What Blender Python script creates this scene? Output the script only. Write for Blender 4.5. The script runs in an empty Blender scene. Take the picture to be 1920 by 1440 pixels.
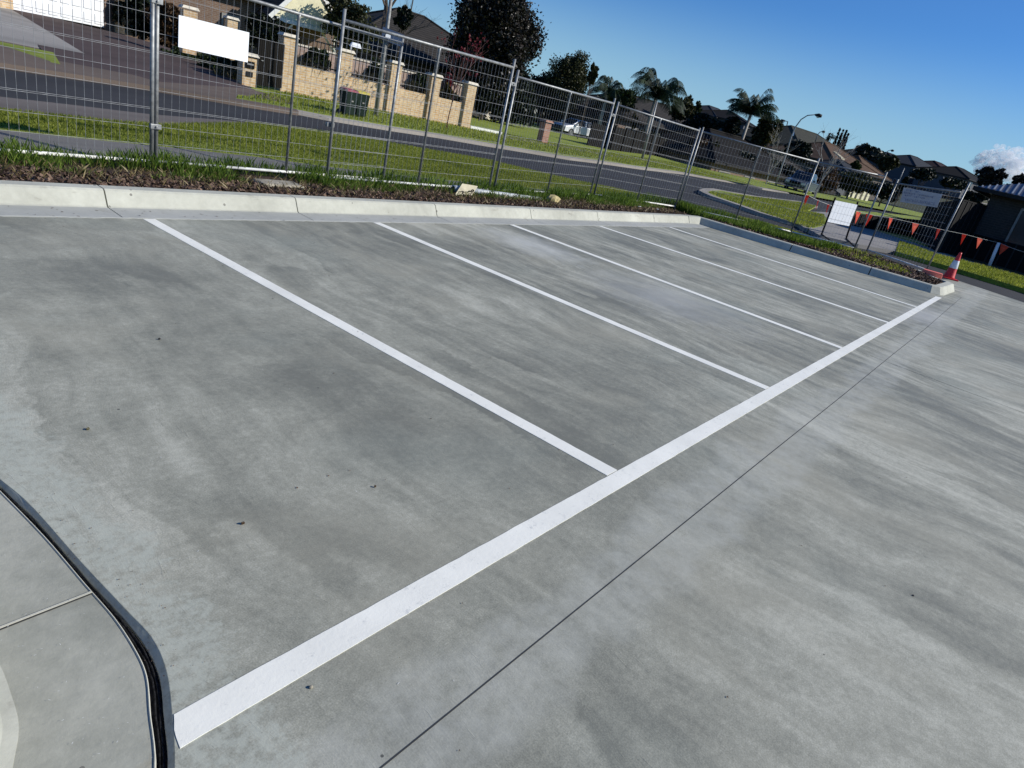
import bpy, math, random
import numpy as np
from mathutils import Vector, Matrix
R=math.radians
# ---------------------------------------------------------------- camera
CAM=np.array([-2.798682,-1.187462,1.601499]); YAW,PIT,ROL=0.60145771,0.39604001,0.23960620; FPX=1231.616
def _axes():
    f=np.array([math.cos(YAW)*math.cos(PIT),math.sin(YAW)*math.cos(PIT),-math.sin(PIT)])
    r=np.array([math.sin(YAW),-math.cos(YAW),0.]); u=np.cross(r,f); c,s=math.cos(ROL),math.sin(ROL)
    return c*r+s*u,-s*r+c*u,f
AR,AU,AF=_axes()
sc=bpy.context.scene; COL=sc.collection
cam=bpy.data.objects.new('camera',bpy.data.cameras.new('camera')); COL.objects.link(cam); sc.camera=cam
cam.data.sensor_width=36; cam.data.lens=FPX/1920*36; cam.data.clip_start=.02; cam.data.clip_end=12000
m=Matrix(((AR[0],AU[0],-AF[0],CAM[0]),(AR[1],AU[1],-AF[1],CAM[1]),(AR[2],AU[2],-AF[2],CAM[2]),(0,0,0,1)))
cam.matrix_world=m
# ---------------------------------------------------------------- light
SAZ,SEL=R(-55),R(30)
w=bpy.data.worlds.new("World"); sc.world=w; w.use_nodes=True
nt=w.node_tree; nt.nodes.clear()
sky=nt.nodes.new('ShaderNodeTexSky'); sky.sky_type='NISHITA'; sky.sun_disc=False
sky.sun_elevation=SEL; sky.sun_rotation=R(90)-SAZ; sky.altitude=50; sky.air_density=1.0; sky.dust_density=.15; sky.ozone_density=3.0
bg=nt.nodes.new('ShaderNodeBackground'); bg.inputs[1].default_value=.080
wo=nt.nodes.new('ShaderNodeOutputWorld'); tn=nt.nodes.new('ShaderNodeMix'); tn.data_type='RGBA'; tn.blend_type='MULTIPLY'; tn.inputs[0].default_value=1; tn.inputs[7].default_value=(.44,.86,1.42,1); nt.links.new(sky.outputs[0],tn.inputs[6])
# thin pale haze low over the horizon
tcw=nt.nodes.new('ShaderNodeTexCoord'); sxyz=nt.nodes.new('ShaderNodeSeparateXYZ'); nt.links.new(tcw.outputs['Generated'],sxyz.inputs[0]); mr=nt.nodes.new('ShaderNodeMapRange'); mr.interpolation_type='SMOOTHSTEP'; mr.inputs['From Min'].default_value=.0; mr.inputs['From Max'].default_value=.19; mr.inputs['To Min'].default_value=.86; mr.inputs['To Max'].default_value=0; nt.links.new(sxyz.outputs[2],mr.inputs['Value'])
hz=nt.nodes.new('ShaderNodeMix'); hz.data_type='RGBA'; nt.links.new(mr.outputs[0],hz.inputs[0]); nt.links.new(tn.outputs[2],hz.inputs[6]); hz.inputs[7].default_value=(4.5,7.3,9.0,1); nt.links.new(hz.outputs[2],bg.inputs[0]); nt.links.new(bg.outputs[0],wo.inputs[0])
sl=bpy.data.lights.new('sun','SUN'); sl.energy=5.0; sl.angle=R(.5); sl.color=(1,.965,.88)
so=bpy.data.objects.new('sun',sl); COL.objects.link(so)
SV=Vector((math.cos(SEL)*math.cos(SAZ),math.cos(SEL)*math.sin(SAZ),math.sin(SEL)))
so.rotation_euler=SV.to_track_quat('Z','Y').to_euler(); so.location=(0,0,30)
sc.view_settings.view_transform='Standard'; sc.view_settings.look='None'; sc.view_settings.exposure=0; sc.view_settings.gamma=1
# ---------------------------------------------------------------- picture -> world helpers
def ray(px,py): return AF+AR*(px-960)/FPX-AU*(py-720)/FPX
def P(px,py,z=0.):
    d=ray(px,py); t=(z-CAM[2])/d[2]
    if t<=0 or t>400: raise ValueError(f'pixel {px},{py} meets no ground')
    return CAM+d*t
def PD(px,py,dist):
    d=ray(px,py); return CAM+d*dist/math.hypot(d[0],d[1])
def PY(px,py,Y):
    d=ray(px,py); return CAM+d*(Y-CAM[1])/d[1]
def PL(px,py,a,b):   # meets the vertical plane through a,b
    n=np.array([-(b[1]-a[1]),b[0]-a[0],0]); d=ray(px,py); t=np.dot(a-CAM,n)/np.dot(d,n); return CAM+d*t
def hill(x,y):
    d=math.hypot(x-CAM[0],y-CAM[1]); v=max(0,d-105); return min(9,.068*v*min(1,v/25))
def PT(px,py):
    d=ray(px,py); l=math.hypot(d[0],d[1])
    for s in np.arange(15,500,.5):
        p=CAM+d*s/l
        if p[2]<=hill(p[0],p[1]): return p
    return CAM+d*500/l
# ---------------------------------------------------------------- mesh building
class MB:
    def __init__(s): s.v=[];s.f=[]
    def add(s,vs,fs):
        o=len(s.v); s.v+= [tuple(map(float,v)) for v in vs]; s.f+=[tuple(i+o for i in f) for f in fs]; return s
    def box(s,c,d,rz=0,taper=1.0):
        x,y,z=d[0]/2,d[1]/2,d[2]/2; ca,sa=math.cos(rz),math.sin(rz); vs=[]
        for zz,k in ((-z,1),(z,taper)):
            for a,b in ((-x,-y),(x,-y),(x,y),(-x,y)):
                a*=k;b*=k; vs.append((c[0]+a*ca-b*sa,c[1]+a*sa+b*ca,c[2]+zz))
        return s.add(vs,[(3,2,1,0),(4,5,6,7),(0,1,5,4),(1,2,6,5),(2,3,7,6),(3,0,4,7)])
    def beam(s,a,b,w,h):  # rectangular bar from a to b
        a=Vector(a);b=Vector(b);t=(b-a).normalized(); up=Vector((0,0,1)) if abs(t.z)<.95 else Vector((0,1,0))
        x=t.cross(up).normalized()*w/2; y=x.cross(t).normalized()*h/2
        vs=[p+i for p in (a,b) for i in (-x-y,x-y,x+y,-x+y)]
        return s.add(vs,[(3,2,1,0),(4,5,6,7),(0,1,5,4),(1,2,6,5),(2,3,7,6),(3,0,4,7)])
    def tube(s,pts,r,n=8,cap=True):
        pts=[Vector(p) for p in pts]; rs=r if isinstance(r,(list,tuple)) else [r]*len(pts); vs=[];fs=[]
        t0=(pts[1]-pts[0]).normalized(); ref=Vector((0,0,1)) if abs(t0.z)<.9 else Vector((1,0,0)); x=t0.cross(ref).normalized()
        for i,p in enumerate(pts):
            t=(pts[min(i+1,len(pts)-1)]-pts[max(i-1,0)]).normalized(); x=(x-t*x.dot(t)).normalized(); y=t.cross(x)
            for k in range(n):
                a=2*math.pi*k/n; vs.append(p+(x*math.cos(a)+y*math.sin(a))*rs[i])
        for i in range(len(pts)-1):
            for k in range(n): fs.append((i*n+k,i*n+(k+1)%n,(i+1)*n+(k+1)%n,(i+1)*n+k))
        if cap: fs+=[tuple(range(n))[::-1],tuple((len(pts)-1)*n+k for k in range(n))]
        return s.add(vs,fs)
    def lathe(s,c,prof,n=24):
        vs=[];fs=[]
        for r,z in prof:
            for k in range(n):
                a=2*math.pi*k/n; vs.append((c[0]+r*math.cos(a),c[1]+r*math.sin(a),c[2]+z))
        for i in range(len(prof)-1):
            for k in range(n): fs.append((i*n+k,i*n+(k+1)%n,(i+1)*n+(k+1)%n,(i+1)*n+k))
        fs+=[tuple(range(n))[::-1],tuple((len(prof)-1)*n+k for k in range(n))]
        return s.add(vs,fs)
    def prism(s,poly,depth):   # poly: list of 3-D points (any z), extruded straight down
        n=len(poly); ar=sum(poly[i][0]*poly[(i+1)%n][1]-poly[(i+1)%n][0]*poly[i][1] for i in range(n))
        if ar<0: poly=poly[::-1]
        vs=[tuple(p) for p in poly]+[(p[0],p[1],p[2]-depth) for p in poly]
        fs=[tuple(range(n)),tuple(range(2*n-1,n-1,-1))]+[(i,i+n,(i+1)%n+n,(i+1)%n) for i in range(n)]
        return s.add(vs,fs)
    def sweep(s,prof,path,close=False):  # prof: list of (offset,z) ; path: list of (x,y), left normal
        pts=[Vector((p[0],p[1],0)) for p in path]; n=len(prof); vs=[];fs=[]
        for i,p in enumerate(pts):
            a=pts[max(i-1,0)];b=pts[min(i+1,len(pts)-1)]; d1=(p-a).normalized() if i>0 else (b-p).normalized(); d2=(b-p).normalized() if i<len(pts)-1 else d1
            n1=Vector((-d1.y,d1.x,0));n2=Vector((-d2.y,d2.x,0)); nn=(n1+n2).normalized(); nn=nn/max(.4,nn.dot(n1))
            for o,z in prof: vs.append((p.x+nn.x*o,p.y+nn.y*o,z))
        for i in range(len(pts)-1):
            for k in range(n): fs.append((i*n+k,(i+1)*n+k,(i+1)*n+(k+1)%n,i*n+(k+1)%n))
        fs+=[tuple(range(n)),tuple(((len(pts)-1)*n+k) for k in range(n-1,-1,-1))]
        return s.add(vs,fs)
def npmesh(name,V,F,k,mat,parent=None):
    me=bpy.data.meshes.new(name); V=np.asarray(V,dtype=np.float32); F=np.asarray(F,dtype=np.int32); nf=len(F)//k
    me.vertices.add(len(V)//3); me.vertices.foreach_set('co',V); me.loops.add(len(F)); me.loops.foreach_set('vertex_index',F)
    me.polygons.add(nf); me.polygons.foreach_set('loop_start',np.arange(0,nf*k,k,dtype=np.int32)); me.polygons.foreach_set('loop_total',np.full(nf,k,dtype=np.int32))
    me.update(calc_edges=True); me.materials.append(mat); o=bpy.data.objects.new(name,me); COL.objects.link(o)
    if parent: o.parent=parent; o.matrix_parent_inverse=inv(parent)
    return o
def inv(e): return (Matrix.Translation(e.location)@Matrix.Rotation(e.rotation_euler.z,4,'Z')).inverted()
def obj(name,mb,mat,parent=None,smooth=False,local=False,bevel=0):
    me=bpy.data.meshes.new(name); me.from_pydata(mb.v,[],mb.f); me.update(); me.materials.append(mat)
    if parent is not None and not local:
        # world coordinates -> the thing's own space
        root=parent if parent.parent is None else parent.parent
        me.transform(inv(root))
    if smooth: me.polygons.foreach_set('use_smooth',[True]*len(me.polygons))
    o=bpy.data.objects.new(name,me); COL.objects.link(o)
    if parent is not None: o.parent=parent
    if bevel:
        b=o.modifiers.new('bevel','BEVEL'); b.width=bevel; b.segments=2; b.limit_method='ANGLE'
    return o
def thing(name,label,cat,loc=(0,0,0),rz=0,group=None):
    e=bpy.data.objects.new(name,None); COL.objects.link(e); e.location=loc; e.rotation_euler=(0,0,rz); e.empty_display_size=.2
    return tag(e,label,cat,group)
def tag(o,label,cat,group=None):
    o['label']=label; o['category']=cat
    if group: o['group']=group
    return o
def setting(o,kind='structure'): o['kind']=kind; return o
def dup(root,loc,rz=0,label=None):
    r=root.copy(); COL.objects.link(r); r.location=loc; r.rotation_euler=(0,0,rz)
    if label: r['label']=label
    for ch in root.children:
        c=ch.copy(); COL.objects.link(c); c.parent=r
        for g in ch.children: d=g.copy(); COL.objects.link(d); d.parent=c
    return r
# ---------------------------------------------------------------- materials
class NT:
    def __init__(s,name):
        s.m=bpy.data.materials.new(name); s.m.use_nodes=True; s.t=s.m.node_tree; s.b=s.t.nodes['Principled BSDF']; s.tc=None
    def n(s,t,**k):
        x=s.t.nodes.new('ShaderNode'+t)
        for a,b in k.items(): setattr(x,a,b)
        return x
    def l(s,a,b): s.t.links.new(a,b)
    def co(s):
        if not s.tc: s.tc=s.n('TexCoord')
        return s.tc.outputs['Object']
    def gen(s): return s.n('NewGeometry')
    def mp(s,scale=(1,1,1),rot=(0,0,0),src=None,loc=(0,0,0)):
        x=s.n('Mapping'); x.inputs['Scale'].default_value=scale; x.inputs['Rotation'].default_value=rot; x.inputs['Location'].default_value=loc; s.l(src or s.co(),x.inputs['Vector']); return x.outputs[0]
    def noise(s,scale,detail=4,src=None,rough=.55,dist=0):
        x=s.n('TexNoise'); x.inputs['Scale'].default_value=scale; x.inputs['Detail'].default_value=detail; x.inputs['Roughness'].default_value=rough; x.inputs['Distortion'].default_value=dist
        s.l(src or s.co(),x.inputs['Vector']); return x.outputs['Fac']
    def ramp(s,fac,stops):
        x=s.n('ValToRGB'); e=x.color_ramp.elements
        while len(e)<len(stops): e.new(.5)
        for i,(p,c) in enumerate(stops): e[i].position=p; e[i].color=(c if isinstance(c,tuple) else (c,c,c))+((1,) if not(isinstance(c,tuple) and len(c)==4) else ())
        s.l(fac,x.inputs[0]); return x.outputs[0]
    def math(s,op,a,b=None,c=None,clamp=False):
        x=s.n('Math',operation=op,use_clamp=clamp)
        for i,v in enumerate((a,b,c)):
            if v is None: continue
            if isinstance(v,(int,float)): x.inputs[i].default_value=v
            else: s.l(v,x.inputs[i])
        return x.outputs[0]
    def mix(s,f,a,b,mode='MIX'):
        x=s.n('Mix',data_type='RGBA',blend_type=mode)
        for sk,v in ((x.inputs[0],f),(x.inputs[6],a),(x.inputs[7],b)):
            if isinstance(v,(int,float)): sk.default_value=v
            elif isinstance(v,tuple): sk.default_value=v+(1,)
            else: s.l(v,sk)
        return x.outputs[2]
    def bump(s,h,strength=.3,dist=.01,prev=None):
        x=s.n('Bump'); x.inputs['Strength'].default_value=strength; x.inputs['Distance'].default_value=dist; s.l(h,x.inputs['Height'])
        if prev: s.l(prev,x.inputs['Normal'])
        s.l(x.outputs[0],s.b.inputs['Normal']); return x.outputs[0]
    def col(s,c):
        if isinstance(c,tuple): s.b.inputs['Base Color'].default_value=c+(1,)
        else: s.l(c,s.b.inputs['Base Color'])
    def rough(s,v): s.b.inputs['Roughness'].default_value=v; return s
def plain(name,c,rough=.6,metal=0,var=.12,scale=6,bump=0,bscale=60,spec=.5):
    t=NT(name); f=t.noise(scale,5); lo=tuple(x*(1-var*1.6) for x in c); hi=tuple(min(1,x*(1+var*1.6)) for x in c)
    t.col(t.ramp(f,[(.3,lo),(.7,hi)])); t.rough(rough); t.b.inputs['Metallic'].default_value=metal; t.b.inputs['Specular IOR Level'].default_value=spec
    if bump: t.bump(t.noise(bscale,3),bump,.01)
    return t.m
def concrete():
    t=NT('slab_concrete'); warp=t.n('VectorMath',operation='MULTIPLY_ADD'); nz=t.n('TexNoise'); nz.inputs['Scale'].default_value=.55; nz.inputs['Detail'].default_value=2; t.l(t.co(),nz.inputs['Vector'])
    t.l(nz.outputs['Color'],warp.inputs[0]); warp.inputs[1].default_value=(.75,.6,0); t.l(t.co(),warp.inputs[2]); W=warp.outputs[0]
    big=t.noise(.55,4,t.mp((1,.55,1),src=W),.5); streak=t.noise(1.0,8,t.mp((5.2,.85,1),rot=(0,0,.12),src=W),.66,.25); arcs=t.noise(1.0,7,t.mp((15,2.0,1),rot=(0,0,.22),src=W),.75,.2)
    fine=t.noise(34,7,None,.75); mid=t.noise(5.5,7,W,.7)
    sp0=t.n('SeparateXYZ'); t.l(t.co(),sp0.inputs[0]); X0_=sp0.outputs[0]
    far_=t.math('ADD',t.math('MULTIPLY',X0_,.16),t.math('MULTIPLY',t.noise(.5,3),.5)); far_=t.ramp(far_,[(.18,.42),(.75,1.)])   # the slab is calmer at its left end
    s=t.math('MULTIPLY',t.math('SUBTRACT',big,.5),.46)
    s=t.math('ADD',s,t.math('MULTIPLY',t.math('MULTIPLY',t.math('SUBTRACT',streak,.5),.50),far_)); s=t.math('ADD',s,t.math('MULTIPLY',t.math('MULTIPLY',t.math('SUBTRACT',arcs,.5),.26),far_))
    s=t.math('ADD',s,t.math('MULTIPLY',t.math('SUBTRACT',mid,.5),.24)); s=t.math('ADD',s,t.math('MULTIPLY',t.math('SUBTRACT',fine,.5),.26)); grain=t.noise(190,2,None,.6); s=t.math('ADD',s,t.math('MULTIPLY',t.math('SUBTRACT',grain,.5),.26))
    sw=t.n('VectorMath',operation='MULTIPLY_ADD'); sn=t.n('TexNoise'); sn.inputs['Scale'].default_value=7; sn.inputs['Detail'].default_value=7; sn.inputs['Roughness'].default_value=.7; t.l(t.co(),sn.inputs['Vector']); t.l(sn.outputs['Color'],sw.inputs[0]); sw.inputs[1].default_value=(.30,.30,0); t.l(W,sw.inputs[2])
    saw=t.math('FRACT',t.math('ADD',t.math('MULTIPLY',t.noise(.6,2,t.mp((2.0,.6,1),rot=(0,0,.3),loc=(3,1,0),src=sw.outputs[0]),.4),4.),t.math('MULTIPLY',X0_,.5))); sawm=t.math('MULTIPLY',t.ramp(saw,[(0.,0.),(.05,1.),(.75,0.)]),t.ramp(t.noise(.75,3,t.mp(loc=(5,9,0))),[(.44,0.),(.58,1.)])); s=t.math('ADD',s,t.math('MULTIPLY',sawm,-.085))
    s=t.math('ADD',t.math('MULTIPLY',s,1.15),.492)
    base=t.ramp(s,[(.35,(.186,.185,.149)),(.45,(.262,.259,.208)),(.53,(.338,.332,.268)),(.65,(.50,.49,.405))])
    warm=t.noise(.9,3,W); base=t.mix(t.ramp(warm,[(.52,0.),(.72,.5)]),base,(.35,.33,.255))
    cool=t.noise(.7,3,t.mp(loc=(7,3,0),src=W)); base=t.mix(t.ramp(cool,[(.55,0.),(.75,.30)]),base,(.275,.305,.265))
    sep=t.n('SeparateXYZ'); t.l(t.co(),sep.inputs[0]); X,Y=sep.outputs[0],sep.outputs[1]
    # pale laitance beside the saw cut at Y=-.45 and along the left edge of the slab
    dy=t.math('ABSOLUTE',t.math('ADD',Y,.47)); wob=t.math('MULTIPLY',t.noise(1.4,5,None,.6),.62); m1=t.math('SUBTRACT',wob,t.math('MULTIPLY',dy,1.15)); m1=t.ramp(m1,[(.06,0.),(.16,.55)])
    base=t.mix(t.math('MULTIPLY',m1,t.ramp(t.noise(9,6,None,.7),[(.35,.25),(.65,1.)])),base,(.48,.48,.42))
    dx=t.math('ADD',X,2.2); wob2=t.math('ADD',t.math('MULTIPLY',t.noise(2.6,9,None,.72),.62),t.math('MULTIPLY',t.noise(30,5,None,.8),.22)); m2=t.math('SUBTRACT',wob2,t.math('MULTIPLY',dx,.98)); m2=t.ramp(m2,[(.20,0.),(.25,.7)])
    base=t.mix(t.math('MULTIPLY',m2,t.ramp(t.noise(22,6,None,.75),[(.40,.1),(.55,1.)])),base,(.46,.475,.40))
    # milky smear round the second and third bays
    def blob(cx,cy,rx,ry,k,c):
        mpv=t.mp((1/rx,1/ry,1),loc=(-cx/rx,-cy/ry,0)); ln=t.n('VectorMath',operation='LENGTH'); t.l(mpv,ln.inputs[0])
        f=t.math('SUBTRACT',1.15,t.math('ADD',ln.outputs['Value'],t.math('MULTIPLY',t.noise(2.6,5,W,.7),.9))); return t.mix(t.math('MULTIPLY',t.ramp(f,[(.0,0.),(.6,1.)]),k),base,c)
    q=P(1000,460); base=blob(q[0],q[1],.9,1.3,.75,(.56,.56,.51)); q=P(1250,560); base=blob(q[0],q[1],1.5,1.7,.6,(.44,.44,.405)); q=P(1730,590); base=blob(q[0],q[1],2.2,.5,.5,(.5,.5,.49))
    # pits and flecks
    vo=t.n('TexVoronoi'); vo.inputs['Scale'].default_value=5.5; t.l(t.co(),vo.inputs['Vector']); sel=t.n('SeparateColor'); t.l(vo.outputs['Color'],sel.inputs[0])
    pit=t.math('MULTIPLY',t.math('LESS_THAN',vo.outputs['Distance'],t.math('MULTIPLY',sel.outputs[1],.045)),t.math('GREATER_THAN',sel.outputs[0],.62)); base=t.mix(t.math('MULTIPLY',pit,.8),base,(.05,.05,.045))
    t.col(base)
    br=t.noise(1,3,t.mp((150,26,1),src=W),.7); scr=t.ramp(t.noise(1,4,t.mp((34,4,1),src=W),.75),[(.62,0.),(.7,1.)])
    b1=t.bump(t.noise(120,3,None,.7),.16,.003); b2=t.bump(br,.20,.004,b1); b3=t.bump(scr,.25,.004,b2); t.bump(mid,.2,.01,b3)
    t.l(t.ramp(s,[(.35,.62),(.7,.86)]),t.b.inputs['Roughness']); t.b.inputs['Specular IOR Level'].default_value=.4
    return t.m
def kerbmat(name,c1,c2,stain=(.22,.2,.16)):
    t=NT(name); a=t.noise(1.3,5); b=t.noise(11,6,None,.7); s=t.math('ADD',t.math('MULTIPLY',a,.6),t.math('MULTIPLY',b,.4)); base=t.ramp(s,[(.35,c1),(.65,c2)])
    base=t.mix(t.ramp(t.noise(5,6,t.mp((1,1,3)),.7),[(.6,0.),(.72,.55)]),base,stain)
    vo=t.n('TexVoronoi'); vo.inputs['Scale'].default_value=7; t.l(t.co(),vo.inputs['Vector']); base=t.mix(t.math('MULTIPLY',t.math('LESS_THAN',vo.outputs['Distance'],.09),t.ramp(t.noise(2,2),[(.44,0.),(.52,.8)])),base,(.14,.13,.11))
    t.col(base); t.rough(.85); b1=t.bump(t.noise(90,4,None,.7),.25,.004); t.bump(t.noise(9,4),.25,.01,b1); return t.m
def brick(name,c1,c2,mortar,sx=1.0,scale=1,rough=.85):
    t=NT(name); sep=t.n('SeparateXYZ'); t.l(t.co(),sep.inputs[0]); cb=t.n('CombineXYZ'); t.l(t.math('ADD',sep.outputs[0],sep.outputs[1]),cb.inputs[0]); t.l(sep.outputs[2],cb.inputs[1])
    x=t.n('TexBrick'); x.inputs['Scale'].default_value=scale; x.inputs['Brick Width'].default_value=.24; x.inputs['Row Height'].default_value=.086; x.inputs['Mortar Size'].default_value=.014; x.inputs['Bias'].default_value=.1
    x.inputs['Color1'].default_value=c1+(1,); x.inputs['Color2'].default_value=c2+(1,); x.inputs['Mortar'].default_value=mortar+(1,); t.l(cb.outputs[0],x.inputs['Vector'])
    t.col(t.mix(t.ramp(t.noise(7,5),[(.4,0.),(.7,.4)]),x.outputs[0],tuple(v*.6 for v in c1))); t.rough(rough); t.bump(x.outputs['Fac'],-.5,.01); return t.m
def tiles(name,c,ribs=False):
    t=NT(name); sep=t.n('SeparateXYZ'); t.l(t.co(),sep.inputs[0]); cb=t.n('CombineXYZ'); t.l(t.math('ADD',sep.outputs[0],sep.outputs[1]),cb.inputs[0]); t.l(sep.outputs[2],cb.inputs[1])
    x=t.n('TexBrick'); x.inputs['Scale'].default_value=1; x.inputs['Brick Width'].default_value=.33; x.inputs['Row Height'].default_value=.145; x.inputs['Mortar Size'].default_value=.03; x.inputs['Mortar Smooth'].default_value=.6
    x.inputs['Color1'].default_value=c+(1,); x.inputs['Color2'].default_value=tuple(v*.72 for v in c)+(1,); x.inputs['Mortar'].default_value=tuple(v*.25 for v in c)+(1,); t.l(cb.outputs[0],x.inputs['Vector'])
    t.col(t.mix(t.ramp(t.noise(1.5,5),[(.35,0.),(.75,.5)]),x.outputs[0],tuple(v*.6 for v in c))); t.rough(.85); t.b.inputs['Specular IOR Level'].default_value=.15; t.bump(x.outputs['Fac'],-.8,.03); return t.m
def leafm(name,c,c2,rough=.55,trans=.25):
    t=NT(name); g=t.n('NewGeometry'); r=g.outputs['Random Per Island']; cl=t.noise(1.1,3)
    s=t.math('ADD',t.math('MULTIPLY',r,.6),t.math('MULTIPLY',cl,.4)); t.col(t.ramp(s,[(.25,tuple(v*.55 for v in c)),(.5,c),(.8,c2)])); t.rough(rough)
    t.b.inputs['Specular IOR Level'].default_value=.35
    tr=t.n('BsdfTranslucent'); t.l(t.b.inputs['Base Color'].links[0].from_socket,tr.inputs[0]); mx=t.n('MixShader'); mx.inputs[0].default_value=trans
    out=[n for n in t.t.nodes if n.type=='OUTPUT_MATERIAL'][0]; t.l(t.b.outputs[0],mx.inputs[1]); t.l(tr.outputs[0],mx.inputs[2]); t.l(mx.outputs[0],out.inputs[0]); return t.m
def asphalt(name,c):
    t=NT(name); a=t.noise(.35,4,t.mp((.4,1.6,1))); b=t.noise(70,3,None,.7); s=t.math('ADD',t.math('MULTIPLY',a,.6),t.math('MULTIPLY',b,.4)); t.col(t.ramp(s,[(.35,tuple(v*.72 for v in c)),(.65,tuple(v*1.25 for v in c))])); t.rough(.95); t.b.inputs['Specular IOR Level'].default_value=.2; t.bump(b,.4,.008); return t.m
def lawnm(name,c1,c2,c3):
    t=NT(name); a=t.noise(.5,5); b=t.noise(9,5,None,.7); d=t.noise(60,3,None,.8); s=t.math('ADD',t.math('ADD',t.math('MULTIPLY',a,.4),t.math('MULTIPLY',b,.35)),t.math('MULTIPLY',d,.25))
    t.col(t.ramp(s,[(.36,c1),(.5,c2),(.66,c3)])); t.rough(.9); t.bump(d,.8,.03); return t.m
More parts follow.
